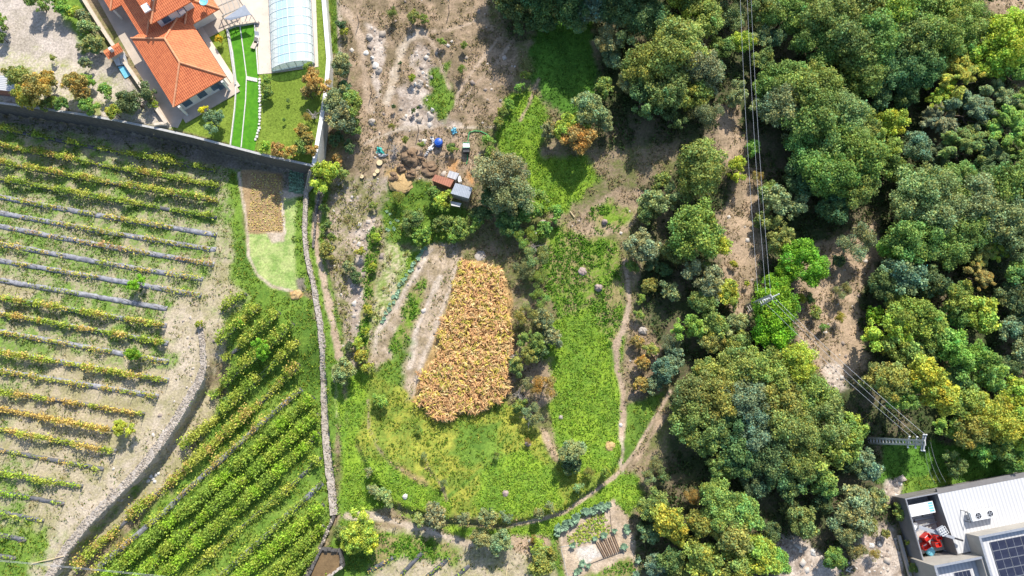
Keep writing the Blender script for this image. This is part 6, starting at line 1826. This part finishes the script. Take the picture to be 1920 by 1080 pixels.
for k, (x, y, lb) in enumerate(((673, 42, 'leaning dark post beside the upper dirt track'), (697, 174, 'leaning dark post at the bend of the dirt track'), (842, 24, 'dark post under the trees of the clearing'), (730, 268, 'dark post on the low bank of the clearing'), (785, 245, 'dark post beside the rocky strip'), (738, 990, 'short dark post beside the pale footpath'), (742, 988, 'short dark post paired beside the pale footpath'), (813, 1006, 'lone short dark post below the pale footpath'), (874, 1024, 'short dark post at the end of the pale footpath'))):
    g = G(x, y)
    o = MB().tube([g - Vector((0, 0, 0.2)), g + Vector((0.05, 0.03, 0.9)), g + Vector((0.12, 0.05, 2.0 if k < 5 else 1.2))], [0.07, 0.065, 0.055], 7).build('fence_post', 'post')
    tag(o, lb, 'post')

# bare dead trees
def dead_tree(px, py, h, spread, label, seed):
    rng = random.Random(seed)
    g = G(px, py)
    root = empty('dead_tree', g, label, 'tree')
    MB().tube([g - Vector((0, 0, 0.1)), g + Vector((0.05, 0, h * 0.3)), g + Vector((0, 0.1, h * 0.5))], [0.14, 0.11, 0.08], 7).build('trunk', 'deadwood', root)
    for k in range(16):
        a = rng.uniform(0, 6.28)
        z = rng.uniform(0.15, 0.5) * h
        L = spread * rng.uniform(0.5, 1.0)
        p = g + Vector((0, 0.05, z))
        pts = [p]
        d = Vector((math.cos(a), math.sin(a), rng.uniform(0.2, 0.8)))
        for q in range(3):
            p = p + d * L / 3 + Vector((rng.uniform(-.1, .1), rng.uniform(-.1, .1), rng.uniform(-.06, .06))) * spread
            pts.append(p)
        mb = MB().tube(pts, [0.055, 0.045, 0.03, 0.012], 5)
        for q in range(3):
            e = pts[1 + q % 3]
            mb.tube([e, e + Vector((rng.uniform(-1, 1), rng.uniform(-1, 1), rng.uniform(0, .6))) * spread * 0.3], [0.025, 0.01], 4)
        mb.build('branch', 'deadwood', root)
dead_tree(741, 288, 2.4, 1.3, 'bleached dead tree beside the teal tarpaulin', 1)
dead_tree(965, 668, 2.2, 1.5, 'grey dead tree at the edge of the maize', 2)
dead_tree(972, 742, 2.2, 1.6, 'bare grey dead tree below the maize corner', 3)
dead_tree(992, 788, 1.8, 1.4, 'grey twiggy dead shrub in the meadow gap', 4)
dead_tree(1003, 466, 2.0, 1.5, 'bare twiggy dead shrub above the creeping weeds', 5)
dead_tree(590, 222, 1.8, 1.1, 'bare dead shrub between the orange garden shrubs', 6)

# ---------------------------------------------------------------- water basin
bp = [G(x, y) for x, y in [(611, 1024), (645, 1028), (650, 1056), (612, 1084), (578, 1090)]]
bz = max(p.z for p in bp)
vr = random.Random(12)
basin = empty('water_basin', (bp[0].x, bp[0].y, bz), 'stone walled basin of brown muddy water', 'basin')
for k in range(5):
    a, b = bp[k], bp[(k + 1) % 5]
    mb = MB()
    sgs = resample([Vector((a.x, a.y, bz)), Vector((b.x, b.y, bz))], 0.42)
    for p, q in zip(sgs, sgs[1:]):
        jt = Vector((vr.uniform(-.07, .07), vr.uniform(-.07, .07), vr.uniform(-.1, .12)))
        mb.beam(p + jt + Vector((0, 0, 0.05)), q + jt + Vector((0, 0, 0.05)), vr.uniform(0.26, 0.42), vr.uniform(1.0, 1.25))
    mb.build('basin_wall', 'stone' if k == 2 else 'stone_dark', basin)  # all sides but one in darker stone, standing for shadow
struct(MB().prism([p.xy for p in bp], bz - 0.8, bz + 0.12).build('muddy_water', 'pondwater'))

# ---------------------------------------------------------------- vegetables
def rosette(name, seed, nl, size, stem, col, up):
    rng = np.random.default_rng(seed)
    a = rng.uniform(0, 6.28, nl)
    el = rng.uniform(*up, nl)
    rr = size * rng.uniform(0.25, 0.6, nl)
    C = np.stack([np.cos(a) * rr, np.sin(a) * rr, stem + size * 0.35 * el], -1)
    D = np.stack([np.cos(a), np.sin(a), el], -1)
    N = np.stack([-np.cos(a) * el, -np.sin(a) * el, np.ones(nl)], -1) + rng.normal(size=(nl, 3)) * 0.2
    V, F = leaves(C, N, size * rng.uniform(0.7, 1.1, nl), rng, 0.75, 0.12, D)
    t = np.array(col)[None] * (1 + 0.25 * rng.normal(size=(nl, 1)).clip(-1.5, 1.5))
    return np_mesh(name, V, F, M['cabbage'], np.repeat(t, 4, 0))
KALE = [rosette('kale_plant', 600 + k, 22, 0.5, 0.35, (0.20, 0.31, 0.19), (0.1, 0.9)) for k in range(3)]
CABB = [rosette('cabbage', 610 + k, 18, 0.36, 0.05, (0.24, 0.38, 0.24), (0.0, 0.8)) for k in range(3)]
vrng = random.Random(3)
def veg(meshes, x, y, s, label, cat, group, name):
    g = G(x, y)
    o = link(name, vrng.choice(meshes), None, g)
    o.scale = (s, s, s)
    o.rotation_euler.z = vrng.uniform(0, 6.28)
    tag(o, label, cat, group)
for (x, y) in ((1151.5, 994), (1131.5, 1004), (1115, 1009), (1073.7, 1021), (1168.5, 1025), (1173.7, 988), (1102.6, 1059), (1092, 1056), (1080, 1071), (1191, 1076), (1086, 1068), (1196, 1050), (1176, 995)):
    veg(KALE, x, y, vrng.uniform(0.9, 1.3), 'bluish kale plant standing alone in the vegetable garden', 'kale', 'kale plants of the garden beds', 'kale_plant')
for k in range(19):
    t = k / 18
    veg(KALE, 1044 + 96 * t + vrng.uniform(-3, 3), 996 - 48 * t - 10 * math.sin(t * 3) + vrng.uniform(-3, 3), vrng.uniform(1.0, 1.5), 'bluish kale plant in the row along the garden bank', 'kale', 'kale row along the garden bank', 'kale_plant')
for k in range(26):
    t = k / 25
    veg(CABB, 797 - 80 * t - 14 * math.sin(t * 3.1) * 0.3 + vrng.uniform(-3, 3), 466 + 138 * t + vrng.uniform(-3, 3), vrng.uniform(0.8, 1.3), 'blue green cabbage in the line beside the bare furrows', 'cabbage', 'cabbages beside the furrows', 'cabbage')
for i in range(6):
    for j in range(7):
        veg(CABB, 545 + i * 4.6 + vrng.uniform(-1, 1), 322 + j * 6 + i * 0.8 + vrng.uniform(-1, 1), vrng.uniform(0.8, 1.15), 'pale green cabbage in the bed under the retaining wall', 'cabbage', 'cabbages under the retaining wall', 'cabbage')
for k in range(9):
    veg(CABB, 735 + vrng.gauss(0, 8), 418 + vrng.gauss(0, 10), vrng.uniform(0.7, 1.0), 'blue green cabbage in the weedy grass below the clearing', 'cabbage', 'cabbages in the weedy grass', 'cabbage')

def bed_plants(name, poly, per_row, spacing, size, cols, label, cat, seed, jit=0.08, n=5, hgt_=0.14):
    """small plants in drills: too many and too small to tell apart"""
    rng = np.random.default_rng(seed)
    W = [G(x, y) for x, y in poly]
    x0, x1 = min(p.x for p in W), max(p.x for p in W)
    y0, y1 = min(p.y for p in W), max(p.y for p in W)
    X, Y = np.meshgrid(np.arange(x0, x1, per_row), np.arange(y0, y1, spacing))
    X, Y = X.ravel() + rng.normal(size=X.size) * jit, Y.ravel() + rng.normal(size=X.size) * jit
    ok = poly_sd(X, Y, [(p.x, p.y) for p in W]) > 0.1
    ok &= rng.random(len(X)) < 0.9
    X, Y = X[ok], Y[ok]
    Z = hgt(X, Y)
    k = len(X) * n
    C = np.stack([np.repeat(X, n) + rng.normal(size=k) * size * 0.4, np.repeat(Y, n) + rng.normal(size=k) * size * 0.4, np.repeat(Z, n) + hgt_ * rng.uniform(0.4, 1.1, k)], -1)
    N = rng.normal(size=(k, 3)) * 0.5 + np.array([0, 0, 1])
    V, F = leaves(C, N, size * rng.uniform(0.7, 1.2, k), rng, 0.8)
    cc = np.array(cols)
    t = np.repeat(cc[rng.integers(0, len(cc), len(X))], n, 0) * (1 + 0.2 * rng.normal(size=(k, 1)))
    tag(link(name, np_mesh(name, V, F, M['leaf'], np.repeat(np.clip(t, 0.02, 1), 4, 0))), label, cat, kind='stuff')
bed_plants('lettuces', [(1062, 1006), (1101, 973), (1134, 957), (1145, 998), (1113, 1013), (1089, 1022), (1063, 1023)], 0.30, 0.30, 0.27, [(0.36, 0.46, 0.06), (0.26, 0.40, 0.05), (0.45, 0.47, 0.10)], 'yellow green lettuces filling the largest garden bed', 'lettuces', 1)
bed_plants('withered_lettuces', [(470, 322), (528, 328), (534, 436), (465, 436)], 0.42, 0.42, 0.25, [(0.68, 0.56, 0.18), (0.60, 0.46, 0.15), (0.62, 0.58, 0.22)], 'yellowed withered plants in rows on the brown bed', 'plants', 2, 0.04, 3, 0.1)
# ridged seed bed
q = [(1115, 1017), (1154, 1003), (1165, 1033), (1131, 1046)]
W = [G(*p) for p in q]
bed = empty('seed_bed', sum(W, Vector()) / 4, 'brown seed bed drawn up into straight ridges', 'seed bed')
for k in range(10):
    t = (k + 0.5) / 10
    a, b = W[0].lerp(W[1], t), W[3].lerp(W[2], t)
    wd = (W[1] - W[0]).length / 10 * 0.66
    mid = resample([a, b], 0.4)
    mb = MB()
    s = Vector((-(b - a).y, (b - a).x, 0)).normalized()
    rows = []
    for p in mid:
        z = hz(p.x, p.y)
        rows.append([Vector((p.x, p.y, z)) + s * wd * u + Vector((0, 0, h)) for u, h in ((-0.5, -0.05), (-0.3, 0.16), (0, 0.23), (0.3, 0.16), (0.5, -0.05))])
    for r0, r1 in zip(rows, rows[1:]):
        for m in range(4): mb.face([r0[m], r0[m + 1], r1[m + 1], r1[m]][::-1])
    mb.build('ridge', 'palesoil' if k % 2 else 'soil', bed)
for (a, b) in (((1048, 1026), (1113, 1014)), ((1113, 1014), (1145, 998)), ((1105, 1058), (1168, 1035)), ((1143, 955), (1147, 998)), ((1130, 1048), (1105, 1058)), ((1052, 1028), (1066, 1090))):
    pts = resample([G(*a), G(*b)], 0.6)
    for p in pts: p.z = hz(p.x, p.y) + 0.02
    o = MB().tube(pts, 0.04, 6).build('irrigation_pipe', 'darkmetal' if a[0] > 1100 else 'concrete')
    tag(o, 'thin irrigation pipe laid between the garden beds', 'pipe', 'pipes between the garden beds')
